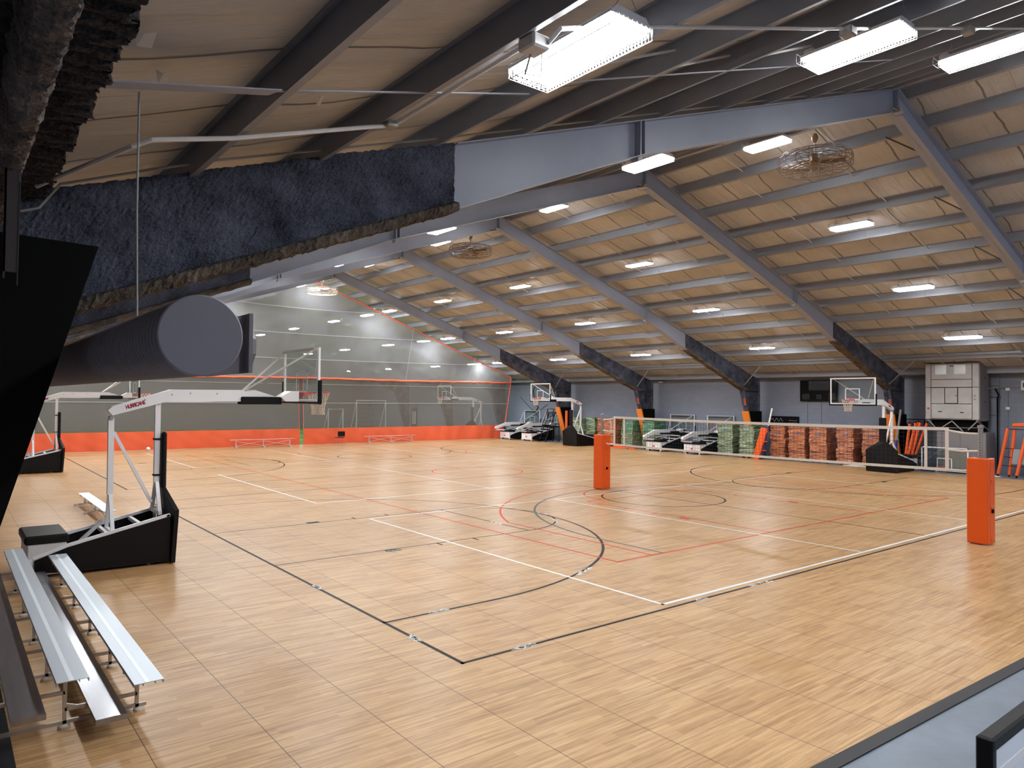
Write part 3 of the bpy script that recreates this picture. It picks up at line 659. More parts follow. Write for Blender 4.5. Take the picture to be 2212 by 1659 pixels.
for x, y0, y1, s_ in ((18.2, 2.2, 8.0, 'upper light'), (22.5, 2.2, 8.0, 'middle light'), (18.2, 10.5, 15.4, 'upper light of the third bay'), (22.5, 10.5, 15.4, 'middle light of the third bay')):
    pipe('conduit', 'thin pale conduit along a purlin feeding the ' + s_ + ' on the right slope', [(x - .08, y1, zt(x) - .01), (x - .08, y0 + 1.9, zt(x) - .01), (x - .5, y0 + 1.7, zt(x - .5) - .03)], .01)
for x, y in ((28.22, 'lowest purlin'),):
    for q in range(3): pipe('conduit', 'one of three parallel conduits on the lowest right purlin, %s' % ['upper', 'middle', 'lower'][q], [(x - .05 - .04 * q, -3, zt(x) + .14 - .05 * q), (x - .05 - .04 * q, 34, zt(x) + .14 - .05 * q)], .014, 'galv')
for k, y in enumerate(FY[1:6]):   # ridge clutter: camera/box at each peak
    t = thing('ridge_box', 'small grey junction box with looped cable under the peak of the %s frame' % ['nearest', 'second', 'third', 'fourth', 'fifth'][k], 'junction box', (12.1, y - .2, 9.5), 0, 'peak junction boxes')
    b = MB(); b.rbox((-.08, -.08, -.05), (.08, .08, .06), .01); b.build('box', 'galv', t)
    b = MB(); b.tube([(-.08, 0, 0), (-.28, .02, .02), (-.33, .02, -.1), (-.2, .0, -.17), (.0, -.02, -.12), (.25, 0, -.02)], .012, 6); b.build('cable', 'galv', t)

# ------------------------------------------------------------------ big spiral duct at the left
dt = thing('spiral_duct', 'long round grey spiral duct with closed round end cap hanging at upper left', 'duct', (-3.66, -3.1, 3.235))
b = MB(); R = .186; prof = [(R + .003, 0)]; y = .03
while y < 36:
    st = .07 if y < 6 else (.12 if y < 14 else .5); rd = .005
    prof += [(R, y), (R, y + st * .8), (R + rd, y + st * .86), (R + rd, y + st * .94)]; y += st
b.lathe((0, 0, 0), prof, 48, 1); b.build('tube', 'duct', dt, False)
b = MB(); b.lathe((0, 0, 0), [(0, -.004), (R, -.004), (R + .006, 0), (R + .006, .03)], 64, 1); b.build('end_cap', 'ductc', dt)
b = MB(); b.prism([(.1, -.15), (.16, -.18), (.32, -.155), (.32, .14), (.1, .15)], 1, .35, .5); b.build('branch_collar', 'duct', dt)
b = MB(); b.box((.315, .28, -.16), (.335, .62, .155)); b.build('branch_flange', 'ductc', dt)
b = MB(); b.lathe((.0, 0, 0), [(0, 0)], 8) if False else None
b.tube([(.33, .5, -.01), (.395, .5, -.01)], [.125, .105], 8); b.build('branch_spout', 'duct', dt)
pipe('hanger_rod', 'thin vertical steel rod suspending the round duct from the roof strap', [(-3.69, -1.75, 4.83), (-3.685, -1.72, 4.1), (-3.66, -1.66, 3.41)], .0065, 'galv', 'hanger rod')

# ------------------------------------------------------------------ unlit panel coloured black and bracket at the left edge
b = MB(); b.prism([(-3.812, 3.94), (-4.90, 0.0), (-5.6, 0.0), (-5.6, 3.99), (-4.25, 3.955)], 1, -1.2, -1.08)  # panel stands unlit; that shade is put into its black base colour
tag(b.build('slanted_panel', 'dark'), 'tall unlit panel coloured black with a slanted right edge filling the left side', 'panel')
b = MB(); b.box((-4.335, -1.31, 3.66), (-4.325, -1.25, 4.40)); b.box((-4.335, -1.31, 3.70), (-4.262, -1.302, 4.40)); b.bar((-4.262, -1.31, 3.62), (-4.255, -1.31, 4.4), .006)
tag(b.build('steel_angle', 'dsteel'), 'short dark steel angle hanging from the shaggy eave beam', 'bracket')

# torn flaps of insulation
for (x, y, s_, lb) in ((-3.86, -2.42, .13, 'torn pale flap of insulation facing near the dark roof edge'), (-3.6, -1.75, .09, 'small torn flap of insulation below the strap'), (-2.22, -1.0, .07, 'tiny torn flap of insulation between the first two purlins')):
    z = zt(x) + DECK - .06; b = MB(); b.add([(x, y, z), (x + s_, y + .02, z + .02), (x + s_ * .9, y + .08, z - .05), (x + s_ * .3, y + .06, z - .07), (x + s_ * .5, y + .01, z - .012)], [(0, 4, 3), (4, 1, 2), (4, 2, 3)])
    tag(b.build('torn_flap', 'smoke'), lb, 'torn flap', 'torn insulation flaps')

# ------------------------------------------------------------------ basketball hoops
HB = .57   # half width of the base
def net_mb(cx, z0, R):
    b = MB(); n = 12; lev = [(0, R), (.1, R * .86), (.2, R * .7), (.3, R * .58), (.4, R * .56), (.46, R * .6)]
    for i in range(n):
        for sg in (1, -1):
            pts = []
            for k, (dz, r) in enumerate(lev):
                a = 2 * PI * (i + sg * .5 * k) / n; pts.append((cx + r * math.cos(a), r * math.sin(a), z0 - dz))
            b.tube(pts, .0065, 3)
    return b
def hoop(folded, label, brand=None, group='portable basketball hoops', name='basketball_hoop'):
    t = thing(name, label, 'basketball hoop', (0, 0, 0), 0, group)
    dx, dz = (-2.05, -1.82) if folded else (0, 0)
    T = lambda x, z, y=0: (x + dx, y, z + dz)
    # base
    for s_ in (-1, 1):
        b = MB(); y0, y1 = sorted((s_ * (HB - .035), s_ * HB)); b.prism([(0, .04), (0, .82), (-1.55, .46), (-2.0, .3), (-2.0, .1), (-1.4, .05)], 1, y0, y1); b.build('side_panel', 'blk', t)
        b = MB(); yy = s_ * (HB - .045); b.bar((0, yy, .85), (-1.55, yy, .49), .05, .05); b.bar((-1.55, yy, .49), (-2.02, yy, .33), .05, .05)
        b.bar((-.02, yy, .1), (-2.1, yy, .1), .06, .08); b.bar((-.03, yy, .1), (-.03, yy, .85), .05); b.bar((-2.05, yy, .1), (-2.05, yy, .33), .05); b.build('side_rail', 'white', t)
    for x_, z_ in ((-.03, .1), (-.45, .7), (-.95, .58), (-1.5, .14), (-2.08, .14)):
        b = MB(); b.bar((x_, -HB + .04, z_), (x_, HB - .04, z_), .06); b.build('cross_beam', 'white', t)
    b = MB(); b.box((-1.45, -HB + .05, .06), (-.04, HB - .05, .1)); b.build('base_pan', 'dark', t)
    b = MB(); b.rbox((-2.1, -.54, .12), (-1.56, .54, .55), .015); b.build('ballast_box', 'wdull' if not folded else 'white', t)
    b = MB(); b.rbox((-2.14, -.56, .55), (-1.53, .56, .69), .03); b.build('top_pad', 'blk', t)
    if folded:
        b = MB(); b.rbox((-2.108, -.07, .26), (-2.1, .07, .34), .002); b.build('maker_badge', 'redl', t)
    for (x, y) in ((-.2, HB - .12), (-.2, -HB + .12), (-1.9, HB - .12), (-1.9, -HB + .12)):
        b = MB(); b.lathe((x, y, .055), [(0, -.025), (.05, -.025), (.05, .025), (0, .025)], 14, 1); b.bar((x, y, .06), (x, y, .12), .04); b.build('wheel', 'dark', t)
        b = MB(); b.bar((x - .12, y, .0), (x - .12, y, .1), .05); b.build('levelling_foot', 'white', t)
    # masts (parallel linkage)
    def mast(nm, x0, z0, x1, z1, split):
        b = MB(); f0 = (x0, 0, z0); top = T(x1, z1)
        sp = tuple(f0[i] + (top[i] - f0[i]) * split for i in range(3))
        b.bar(sp, top, .09, .09)
        for s_ in (-1, 1): b.bar((x0, s_ * .3, z0), (sp[0], s_ * .05, sp[2]), .06, .06)
        b.bar((x0, -.34, z0), (x0, .34, z0), .06); b.build(nm, 'white', t)
        b = MB(); b.tube([(top[0], -.07, top[2]), (top[0], .07, top[2])], .035, 10); b.build('pivot', 'galv', t)
    mast('rear_mast', -.86, .58, -.87, 2.56, .32)
    mast('front_mast', -.12, .86, -.12, 2.82, .27)
    b = MB(); p = (-.2, 0, 1.03) if not folded else (-.35, 0, .9); q = T(-.82, 2.3) if not folded else (-1.9, 0, .8)
    b.bar(p, q, .055, .055); b.build('diagonal_brace', 'white', t)
    b = MB(); b.bar((-1.5, .12, .22), (-.95, .12, .75), .09, .05) if not folded else b.bar((-1.5, .12, .22), (-.95, .12, .6), .09, .05); b.build('spring_arm', 'wdull', t)
    # pads
    if not folded:
        b = MB(); b.prism([(-.655, .02), (.655, .02), (.655, .93), (.16, 1.29), (-.16, 1.29), (-.655, .93)], 0, .0, .07)
        for i, vv in enumerate(b.v):
            x, y, z = vv
            if z > 1.2: b.v[i] = (x - .06, y, z)
            elif z > .9: b.v[i] = (x + .05, y, z)
        b.build('front_pad', 'blk', t)
        b = MB(); b.rbox((-.07, -.15, 1.27), (.02, .15, 2.3), .03); b.build('mast_pad', 'blk', t)
        b = MB()
        for z in (1.5, 2.15): b.box((-.18, -.06, z), (-.06, .06, z + .03))
        b.build('pad_strap', 'blk', t)
    else:
        b = MB(); b.rbox((-1.6, -.15, .98), (-.4, .15, 1.06), .03); b.build('mast_pad', 'blk', t)
        b = MB(); b.rbox((-.02, -.6, .1), (.06, .6, .98), .02); b.build('front_pad', 'blk', t)
    # arm
    b = MB(); A = [(-.93, 2.69), (-.86, 2.76), (-.06 - .0, 3.02), (.09, 3.07), (1.62, 3.08), (2.12, 2.93), (2.3, 2.93), (2.3, 2.86), (.9, 2.85), (.6, 2.84), (.0, 2.84), (-.86, 2.6)]
    b.prism([(x + dx, z + dz) for x, z in A], 1, -.075, .075); b.build('arm', 'white', t)
    b = MB()
    for x, z in ((-.35, 2.875), (.1, 2.975), (.42, 3.0), (.9, 3.0)):
        for s_ in (-1, 1): b.tube([(x + dx, s_ * .074, z + dz), (x + dx, s_ * .079, z + dz)], .018, 4)
    b.build('rivet', 'galv', t)
    for s_ in (-1, 1):
        b = MB(); y0, y1 = sorted((s_ * .08, s_ * .13)); b.rbox((1.34 + dx, y0, 2.8 + dz), (2.14 + dx, y1, 2.95 + dz), .015); b.build('arm_pad', 'blk', t)
    b = MB(); b.prism([(2.1 + dx, 2.95 + dz), (2.3 + dx, 3.07 + dz), (2.47 + dx, 3.07 + dz), (2.47 + dx, 2.86 + dz), (2.2 + dx, 2.86 + dz)], 1, -.17, .17); b.build('board_bracket', 'white', t)
    # board
    bx = 2.58; h0, h1, hw = 2.865, 3.93, .915
    b = MB(); b.box((bx + dx, -hw + .03, h0 + .03 + dz), (bx + .012 + dx, hw - .03, h1 - .03 + dz)); b.build('glass', 'glass', t)
    b = MB(); f = .045
    b.box((bx - .02 + dx, -hw, h0 + dz), (bx + .02 + dx, -hw + f, h1 + dz)); b.box((bx - .02 + dx, hw - f, h0 + dz), (bx + .02 + dx, hw, h1 + dz))
    b.box((bx - .02 + dx, -hw + f, h0 + dz), (bx + .02 + dx, hw - f, h0 + f + dz)); b.box((bx - .02 + dx, -hw + f, h1 - f + dz), (bx + .02 + dx, hw - f, h1 + dz)); 
    b.build('board_frame', 'white', t)
    b = MB(); q = .028
    for y0, y1, z0, z1 in ((-.3, .3, 3.47, 3.5), (-.3, -.3 + .04, 3.05, 3.5), (.26, .3, 3.05, 3.5), (-.3, .3, 3.05, 3.085)): b.box((bx + .013 + dx, y0, z0 + dz), (bx + .016 + dx, y1, z1 + dz))
    b.build('target_square', 'white', t)
    b = MB(); b.bar((bx - .07 + dx, -hw + .1, h1 - .03 + dz), (bx - .07 + dx, hw - .1, h1 - .03 + dz), .05); b.build('top_rail', 'galv', t)
    b = MB(); b.rbox((bx - .035 + dx, -hw - .02, h0 - .055 + dz), (bx + .035 + dx, hw + .02, h0 + .0 + dz), .012)
    for s_ in (-1, 1): y0, y1 = sorted((s_ * (hw - .0), s_ * (hw + .045))); b.rbox((bx - .04 + dx, y0, h0 - .055 + dz), (bx + .045 + dx, y1, h0 + .42 + dz), .015)
    b.build('board_pad', 'blkg', t)
    for s_ in (-1, 1):
        b = MB(); b.tube([(1.42 + dx, s_ * .07, 3.07 + dz), (bx - .08 + dx, s_ * (hw - .12), h1 - .06 + dz)], .02, 8); b.build('board_strut', 'wdull', t)
    b = MB(); b.rbox((bx + .016 + dx, -.1, 2.97 + dz), (bx + .1 + dx, .1, 3.075 + dz), .01)
    for s_ in (-1, 1): b.tube([(bx + .06 + dx, s_ * .08, 3.0 + dz), (bx + .3 + dx, s_ * .14, 3.05 + dz)], .01, 6)
    Rr = .228
    ro = MB(); ro.v = b.v; ro.f = b.f; ro.mi = b.mi; ro.ring((bx + .15 + Rr + dx, 0, 3.05 + dz), Rr, .0105, 40, 6); 
    if not folded: ro.build('rim', 'rim', t); net_mb(bx + .15 + Rr + dx, 3.045 + dz, Rr).build('net', 'cord', t)
    else:
        r2 = MB(); r2.rbox((bx + .016 + dx, -.1, 2.97 + dz), (bx + .1 + dx, .1, 3.075 + dz), .01); r2.ring((bx + .1 + dx, 0, 2.95 + dz), .12, .01, 24, 4); r2.build('rim', 'rim', t)
    if brand:
        for s_ in (-1, 1):
            text('lettering', brand, .095, 'txt', t, (-.5 + dx, s_ * .0775, 2.785 + dz), (PI / 2, -.3 if s_ < 0 else .3, 0 if s_ < 0 else PI), .0006, .0045, .8).scale = (.72, 1, 1)
    return t
h = hoop(False, 'tall white basketball hoop with red lettering and black wedge base, beside the bleachers at left', 'HURRICANE'); h.location = (-1.4, 7.64, 0)
h = hoop(False, 'white basketball hoop half hidden behind the black panel and below the duct', 'TEMPEST'); h.location = (-1.0, 26.1, 0)
h0 = hoop(False, 'large upright basketball hoop with black skirted base in front of the orange carton stacks', 'TEMPEST'); h0.location = (26.6, 7.45, 0); h0.rotation_euler = (0, 0, PI)
dup(h0, (26.9, 27.0, 0), PI, 'upright basketball hoop beside the black rolling stairs near the curtain edge')
dup(h0, (27.8, 39.2, 0), PI, 'pale upright basketball hoop seen through the mesh curtain')
ff = hoop(True, 'folded basketball hoop nearest to the curtain edge', None, 'folded basketball hoops stored along the wall', 'folded_basketball_hoop')
ff.location = (29.95, 35.1, 0)
for (x, y, lb) in ((29.95, 32.6, 'folded basketball hoop beside the black rolling stairs'), (29.95, 21.0, 'folded basketball hoop right of the bright green wrapped stacks'), (29.95, 18.28, 'folded basketball hoop just left of the two pale green stacks')):
    dup(ff, (x, y, 0), 0, lb)

# spare backboard leaning on the floor at the right
t = thing('spare_backboard', 'spare glass backboard with red rim standing on the floor below the wall unit', 'backboard', (29.0, 5.95, .0), PI)
b = MB(); b.box((0, -.89, .06), (.012, .89, 1.02)); b.build('glass', 'glass', t)
b = MB()
for a, c in (((-.02, -.92, .03), (.02, -.87, 1.06)), ((-.02, .87, .03), (.02, .92, 1.06)), ((-.02, -.92, .02), (.02, .92, .07)), ((-.02, -.92, 1.01), (.02, .92, 1.06))): b.box(a, c)
b.build('board_frame', 'white', t)
b = MB()
for y0, y1, z0, z1 in ((-.3, .3, .57, .6), (-.3, -.26, .17, .6), (.26, .3, .17, .6)): b.box((.013, y0, z0), (.017, y1, z1))
b.build('target_square', 'white', t)
b = MB(); b.ring((.38, 0, .2), .225, .011, 36, 6); b.rbox((.02, -.1, .12), (.16, .1, .22), .01); b.build('rim', 'rim', t)
b = MB()
for i in range(12):
    a = 2 * PI * i / 12; b.tube([(.38 + .22 * math.cos(a), .22 * math.sin(a), .2), (.38 + .17 * math.cos(a + .26), .17 * math.sin(a + .26), .1), (.4 + .2 * math.cos(a + .5), .19 * math.sin(a + .5), .012)], .006, 3)
b.build('net', 'cord', t)
b = MB(); b.rbox((-.05, -.95, .0), (.05, .95, .04), .01); b.build('board_pad', 'blkg', t)

# ------------------------------------------------------------------ volleyball net system
def net_post(label, loc, sgn):
    t = thing('volleyball_post', label, 'net post', loc, 0, 'padded volleyball posts')
    b = MB(); b.tube([(0, 0, 0), (0, 0, 2.42)], .048, 16); b.lathe((0, 0, 2.42), [(.048, 0), (.06, .01), (.06, .06), (.0, .08)], 16); b.build('pole', 'galv', t)
    b = MB()
    for i in range(10): b.tube([(-.052, 0, 1.85 + i * .055), (-.046, 0, 1.85 + i * .055)], .009, 6)
    b.build('pin_hole', 'dark', t)
    b = MB(); b.rbox((-.21, -.2, .02), (-.09, .2, 1.8), .02); b.build('front_pad', 'orp', t)
    b = MB()
    for s_ in (-1, 1): y0, y1 = sorted((s_ * .12, s_ * .2)); b.rbox((-.1, y0, .02), (.2, y1, 1.8), .02)
    b.build('side_pad', 'orp', t)
    for z in (.08, .75, 1.3, 1.68):
        b = MB(); b.rbox((-.06, -.215, z), (.1, -.2, z + .06), .004); b.build('pad_strap', 'orp', t)
    b = MB(); b.rbox((-.02, -.235, .66), (.05, -.2, .74), .008); b.build('buckle', 'dark', t)
    return t
NX = 12.6
net_post('orange padded volleyball post at the right, the nearest one', (NX, -.9, 0), 1)
net_post('orange padded volleyball post in the middle of the court, the far one', (NX, 10.2, 0), -1)
t = thing('volleyball_net', 'black volleyball net with white tapes stretched between the two orange posts', 'volleyball net', (NX, 4.7, 1.5))
ya, yb, z0, z1 = -4.95, 4.95, .0, .88      # local extents: near end negative
def ns(y): return -.03 * (1 - (y / 4.95) ** 2)
b = MB(); N = 99
for i in range(N + 1):
    y = ya + (yb - ya) * i / N; b.bar((0, y, z0 + ns(y)), (0, y, z1 + ns(y)), .0045)
for j in range(1, 9):
    for i in range(12):
        y_, y2 = ya + (yb - ya) * i / 12, ya + (yb - ya) * (i + 1) / 12; z = z0 + (z1 - z0) * j / 9; b.bar((0, y_, z + ns(y_)), (0, y2, z + ns(y2)), .0045)
tag(b.build('cord_mesh', 'netb', t), 'black square cord mesh')
def tape(z, w, nm):
    b = MB(); n = 16
    for i in range(n):
        y_, y2 = ya + (yb - ya) * i / n, ya + (yb - ya) * (i + 1) / n
        b.add([(-.008, y_, z + ns(y_) - w / 2), (-.008, y2, z + ns(y2) - w / 2), (-.008, y2, z + ns(y2) + w / 2), (-.008, y_, z + ns(y_) + w / 2), (.008, y_, z + ns(y_) - w / 2), (.008, y2, z + ns(y2) - w / 2), (.008, y2, z + ns(y2) + w / 2), (.008, y_, z + ns(y_) + w / 2)], [(0, 3, 2, 1), (4, 5, 6, 7), (0, 1, 5, 4), (3, 7, 6, 2)])
    b.build(nm, 'tape', t)
tape(.885, .07, 'top_tape'); tape(.0, .06, 'bottom_tape')
for y in (ya, yb): b = MB(); b.box((-.01, y - .035, -.03), (.01, y + .035, .92)); b.build('end_tape', 'tape', t)
for y in (-4.52, 4.52):
    b = MB(); b.box((-.012, y - .03, -.02), (.012, y + .03, .9)); b.build('side_band', 'tape', t)
for s_, yp in ((-1, -5.55), (1, 5.45)):
    ye = s_ * 4.95; b = MB(); b.tube([(0, ye, .91), (0, yp, .93)], .006, 5); b.build('top_cable', 'galv', t)
    for z_, z2 in ((.86, .8), (.44, .44), (.0, .04)):
        b = MB(); pts = [(0, ye, z_), (0, (ye + yp) / 2, (z_ + z2) / 2 - .02), (0, yp, z2)]; b.tube(pts, .024, 6, flat=.9); b.build('tension_strap', 'tape', t)
b = MB(); b.tube([(0, 5.15, .82), (0.02, 5.12, .6), (0, 5.12, .45), (0, 5.22, .33)], .015, 5); b.build('loose_strap', 'tape', t)

# ------------------------------------------------------------------ bleachers and benches
def plank(b, x0, x1, y0, y1, z, h=.032):
    t_ = .006; b.box((x0, y0, z - t_), (x1, y1, z)); b.box((x0, y0, z - h), (x0 + .006, y1, z - t_)); b.box((x1 - .006, y0, z - h), (x1, y1, z - t_))
    for f in (.3, .7): b.box((x0 + (x1 - x0) * f, y0, z - h * .8), (x0 + (x1 - x0) * f + .005, y1, z - t_))
t = thing('bleachers', 'three-row aluminium bleachers at the bottom left', 'bleachers', (-3.6, 3.5, 0))
Y0, Y1 = -3.15, 3.3
for x0, x1, z, nm, m_ in ((.36, .60, .42, 'seat_plank', 'alu'), (-.22, .015, .57, 'seat_plank', 'alu'), (-.86, -.62, .73, 'seat_plank', 'alu')):
    b = MB(); plank(b, x0, x1, Y0, Y1, z); sp = b.build(nm, m_, t)
    b = MB(); b.box((x0 + .09, Y0, z), (x0 + .125, Y1, z + .0012)); b.build('grip_stripe', 'alul', sp)
for x0, x1, z in ((.07, .31, .19), (-.53, -.29, .34)):
    b = MB(); plank(b, x0, x1, Y0, Y1 - .05, z); b.box((x0 - .002, Y0 - .006, z - .045), (x1 + .002, Y0, z + .004)); b.build('foot_plank', 'alud', t)
for i in range(5):
    y = Y0 + .5 + i * 1.36; fr_ = MB(); w = .03
    fr_.bar((-1.2, y, .05), (.56, y, .05), w); fr_.bar((.48, y, .03), (.48, y, .39), w); fr_.bar((-.1, y, .03), (-.1, y, .54), w); fr_.bar((-.74, y, .03), (-.74, y, .7), w)
    fr_.bar((-.1, y, .16), (.48, y, .16), w); fr_.bar((-.74, y, .31), (-.1, y, .31), w); fr_.bar((-1.15, y, .05), (-.74, y, .6), w); fr_.bar((.3, y, .05), (-.1, y, .2), w * .8); fr_.bar((-.86, y, .69), (-.62, y, .69), w); fr_.bar((-.22, y, .53), (0, y, .53), w); fr_.bar((.36, y, .38), (.6, y, .38), w)
    fr = fr_.build('leg_frame', 'aleg', t)
    for x in (.5, -.1, -1.1):
        b = MB(); b.lathe((x, y, 0), [(0, 0), (.05, 0), (.05, .02), (.02, .035), (0, .035)], 12); b.build('foot_pad', 'smoke', fr)
def bench(label, L, h=.47, w=.24, legs=3, group='low aluminium benches'):
    t = thing('bench', label, 'bench', (0, 0, 0), 0, group)
    b = MB(); plank(b, -L / 2, L / 2, -w / 2, w / 2, h); b.build('seat', 'alul', t)
    for i in range(legs):
        x = -L / 2 + .3 + (L - .6) * i / (legs - 1); b = MB(); b.bar((x, 0, .03), (x, 0, h - .03), .04); b.bar((x, -.24, .045), (x, .24, .045), .035); b.bar((x, -.11, h - .04), (x, .11, h - .04), .03)
        for s_ in (-1, 1): b.box((x - .03, s_ * .22 - .03, 0), (x + .03, s_ * .22 + .03, .045))
        b.build('leg', 'wdull', t)
    for i in range(legs - 1):
        x0 = -L / 2 + .3 + (L - .6) * i / (legs - 1); x1 = -L / 2 + .3 + (L - .6) * (i + 1) / (legs - 1)
        b = MB(); b.bar((x0, 0, .1), (x1, 0, h - .08), .022); b.bar((x0, 0, h - .08), (x1, 0, .1), .022); b.build('cross_brace', 'wdull', t)
    return t
bn = bench('low aluminium bench in front of the left orange curtain skirt, near the gap', 3.75); bn.location = (10.2, 35.4, 0)
dup(bn, (18.65, 35.5, 0), 0, 'low aluminium bench in front of the right orange curtain skirt, beside the chair')
bn2 = bench('short low aluminium bench on the floor behind the white hoop at left', 3.9, .31, .25, 3); bn2.location = (-1.55, 13.9, 0); bn2.rotation_euler = (0, 0, PI / 2)

# chair before the curtain
t = thing('chair', 'black stacking chair with metal legs before the orange curtain skirt', 'chair', (15.0, 35.4, 0), PI)
b = MB(); b.rbox((-.24, -.24, .43), (.24, .22, .47), .015); b.build('seat', 'blk', t)
b = MB(); b.rbox((-.24, .2, .52), (.24, .25, .84), .02); b.build('backrest', 'blk', t)
for sx in (-1, 1):
    for sy in (-1, 1):
        b = MB(); b.tube([(sx * .23, sy * .22, 0), (sx * .22, sy * .19, .44)] + ([(sx * .22, .22, .8)] if sy > 0 else []), .011, 6); b.build('leg', 'galv', t)
# ball
b = MB(); R = .105; prof = [(R * math.sin(PI * i / 14), -R * math.cos(PI * i / 14)) for i in range(15)]; b.lathe((0, 0, 0), prof, 20); o = b.build('volleyball', 'white', smooth=True); o.location = (4.1, 35.6, .107)
tag(o, 'white ball lying before the orange curtain skirt at left', 'ball')

# ------------------------------------------------------------------ divider curtain
def cy(z):      # curtain position along Y by height (it drapes forward from the rafters)
    return 36.2 - (1.0 * min(z, 4.1) / 4.1) - (1.0 * min(1.3, max(0, z - 4.1) / 4))
def cfold(x, z, amp): return amp * (math.sin(x * 2.1 + .6 * math.sin(x * .7)) * .6 + math.sin(x * 5.3 + 1.3 * math.sin(x * 1.1)) * .4)
def xsh(x, z): return .52 * min(z, 4.1) / 4.1 * math.exp(-((x - 12.87) / 3) ** 2) if z <= 4.2 else 0
def cgrid(b, x0, x1, zf0, zf1, nz_, amp0, amp1, step=.12, off=0):
    n = max(2, int((x1 - x0) / step)); o = len(b.v)
    for i in range(n + 1):
        x = x0 + (x1 - x0) * i / n; a, c = zf0(x), zf1(x)
        for j in range(nz_ + 1):
            z = a + (c - a) * j / nz_; am = amp0 + (amp1 - amp0) * j / nz_
            b.v.append((x - xsh(x, z), cy(z) + off + cfold(x, z, am) + .02 * nz(x * 3, z * 4), z))
    for i in range(n):
        for j in range(nz_): q = o + i * (nz_ + 1) + j; b.f.append((q, q + 1, q + nz_ + 2, q + nz_ + 1)); b.mi.append(0)
BAND = lambda x: 4.0 + .16 * min(1, max(0, (x - 2) / 12)) - .06 * math.exp(-((x - 19) / 7) ** 2)
for (x0, x1, lb) in ((-5.4, 12.72, 'left'), (13.0, 28.45, 'right')):
    t = thing('divider_curtain', 'lower %s panel of the divider curtain, grey mesh above an orange vinyl skirt' % lb, 'curtain', (0, 0, 0), 0, 'divider curtain panels')
    for nm, a, c, m_, am0, am1, n_ in (('orange_skirt', lambda x: .02 + .0 * x, lambda x: 1.02, 'ors', .1, .08, 8), ('mesh_panel', lambda x: 1.02, lambda x: BAND(x) - .03, 'mesh_lo', .08, .05, 8)):
        b = MB(); cgrid(b, x0, x1, a, c, n_, am0, am1); b.build(nm, m_, t, True)
    b = MB(); 
    for xx in (x0, x1):
        if xx in (12.72, 13.0): b.tube([(xx - xsh(xx, z), cy(z) + cfold(xx, z, .06), z) for z in (.02, 1, 2, 3, 4.0)], .02, 5)
    if b.v: b.build('orange_edge', 'ors', t)
    b = MB(); n = 60
    for zz, r_ in ((2.6, .014), (3.75, .01)):
        b.tube([(x0 + (x1 - x0) * i / n, cy(zz) - .03 + cfold(x0 + (x1 - x0) * i / n, zz, .06), zz) for i in range(n + 1)], r_, 4)
    b.build('seam', 'grayt', t)
t = thing('upper_curtain_mesh', 'upper pale grey mesh of the divider curtain rising to the roof line, edged in orange', 'curtain')
ROOFC = lambda x: zt(x) - .12
b = MB(); cgrid(b, -5.4, 28.35, BAND, lambda x: ROOFC(x) if ROOFC(x) > BAND(x) + .1 else BAND(x) + .1, 20, .05, .03, .04); b.build('mesh_panel', 'mesh_up', t, True)
b = MB(); n = 150; b.tube([(-5.4 + 33.8 * i / n, cy(4.1) - .05, BAND(-5.4 + 33.8 * i / n) + .018 * nz(i * 1.9, i)) for i in range(n + 1)], .055, 6); b.build('orange_band', 'ors', t)
b = MB(); n = 120; b.tube([(XR + .05 + 16 * i / n, cy(ROOFC(XR + 16 * i / n)) - .03, ROOFC(XR + .05 + 16 * i / n) - .06 - .03 * abs(math.sin(i * .9))) for i in range(n + 1)] + [(28.42, cy(4.1) - .04, 4.1), (28.47, cy(1.2) - .05, 1.2)], .04, 5); b.build('orange_edge', 'ors', t)
for zz in (8.3, 6.83, 5.36):
    hw = (ZR - zz) / SL; xa, xb_ = max(-5.4, XR - hw), min(28.35, XR + hw); b = MB(); n = 40
    b.tube([(xa + (xb_ - xa) * i / n, cy(zz) - .06, zz - .12 * math.sin(PI * i / n)) for i in range(n + 1)], .02, 4); b.build('seam', 'grayt', t)
for x in (13.2, 19.5, 24.5, 7.0):
    b = MB(); b.tube([(x, cy(4.1) - .1, 4.15), (x, cy(8) - .1, ROOFC(x))], .009, 4); b.build('lift_line', 'grayt', t)
# things beyond the curtain
def goal(label, x, y, w, h, d, m_='dist', name='practice_goal'):
    t = thing(name, label, 'goal', (x, y, 0))
    b = MB(); b.tube([(0, 0, 0), (0, 0, h), (w, 0, h), (w, 0, 0)], .05, 6); b.build('front_frame', m_, t)
    b = MB(); b.tube([(0, 0, h), (0, d, 0), (w, d, 0), (w, 0, h)], .03, 6); b.build('back_frame', m_, t)
    b = MB()
    for i in range(13): b.tube([(w * i / 12, 0, h), (w * i / 12, d, 0)], .008, 3)
    for j in range(7): b.tube([(0, d * j / 7, h - h * j / 7), (w, d * j / 7, h - h * j / 7)], .008, 3)
    b.build('net', 'netb', t); return t
goal('pale goal frame seen through the mesh curtain', 24.3, 52, 2.9, 2.7, 1.2)
goal('smaller pale goal frame left of the larger one beyond the curtain', 20.3, 49, 1.3, 2.0, 1.0)
t = thing('door_1', 'dark door with white glazing in the right wall beyond the curtain', 'door', (XW, 52.6, 0), -PI / 2, None, 'structure')
b = MB(); b.box((-.5, -.04, 0), (.5, 0, 2.1)); b.build('leaf', 'dark', t)
b = MB(); b.box((-.32, -.06, .5), (-.05, -.04, 1.7)); b.box((.05, -.06, .5), (.32, -.04, 1.7)); b.build('glazing', 'dist', t)

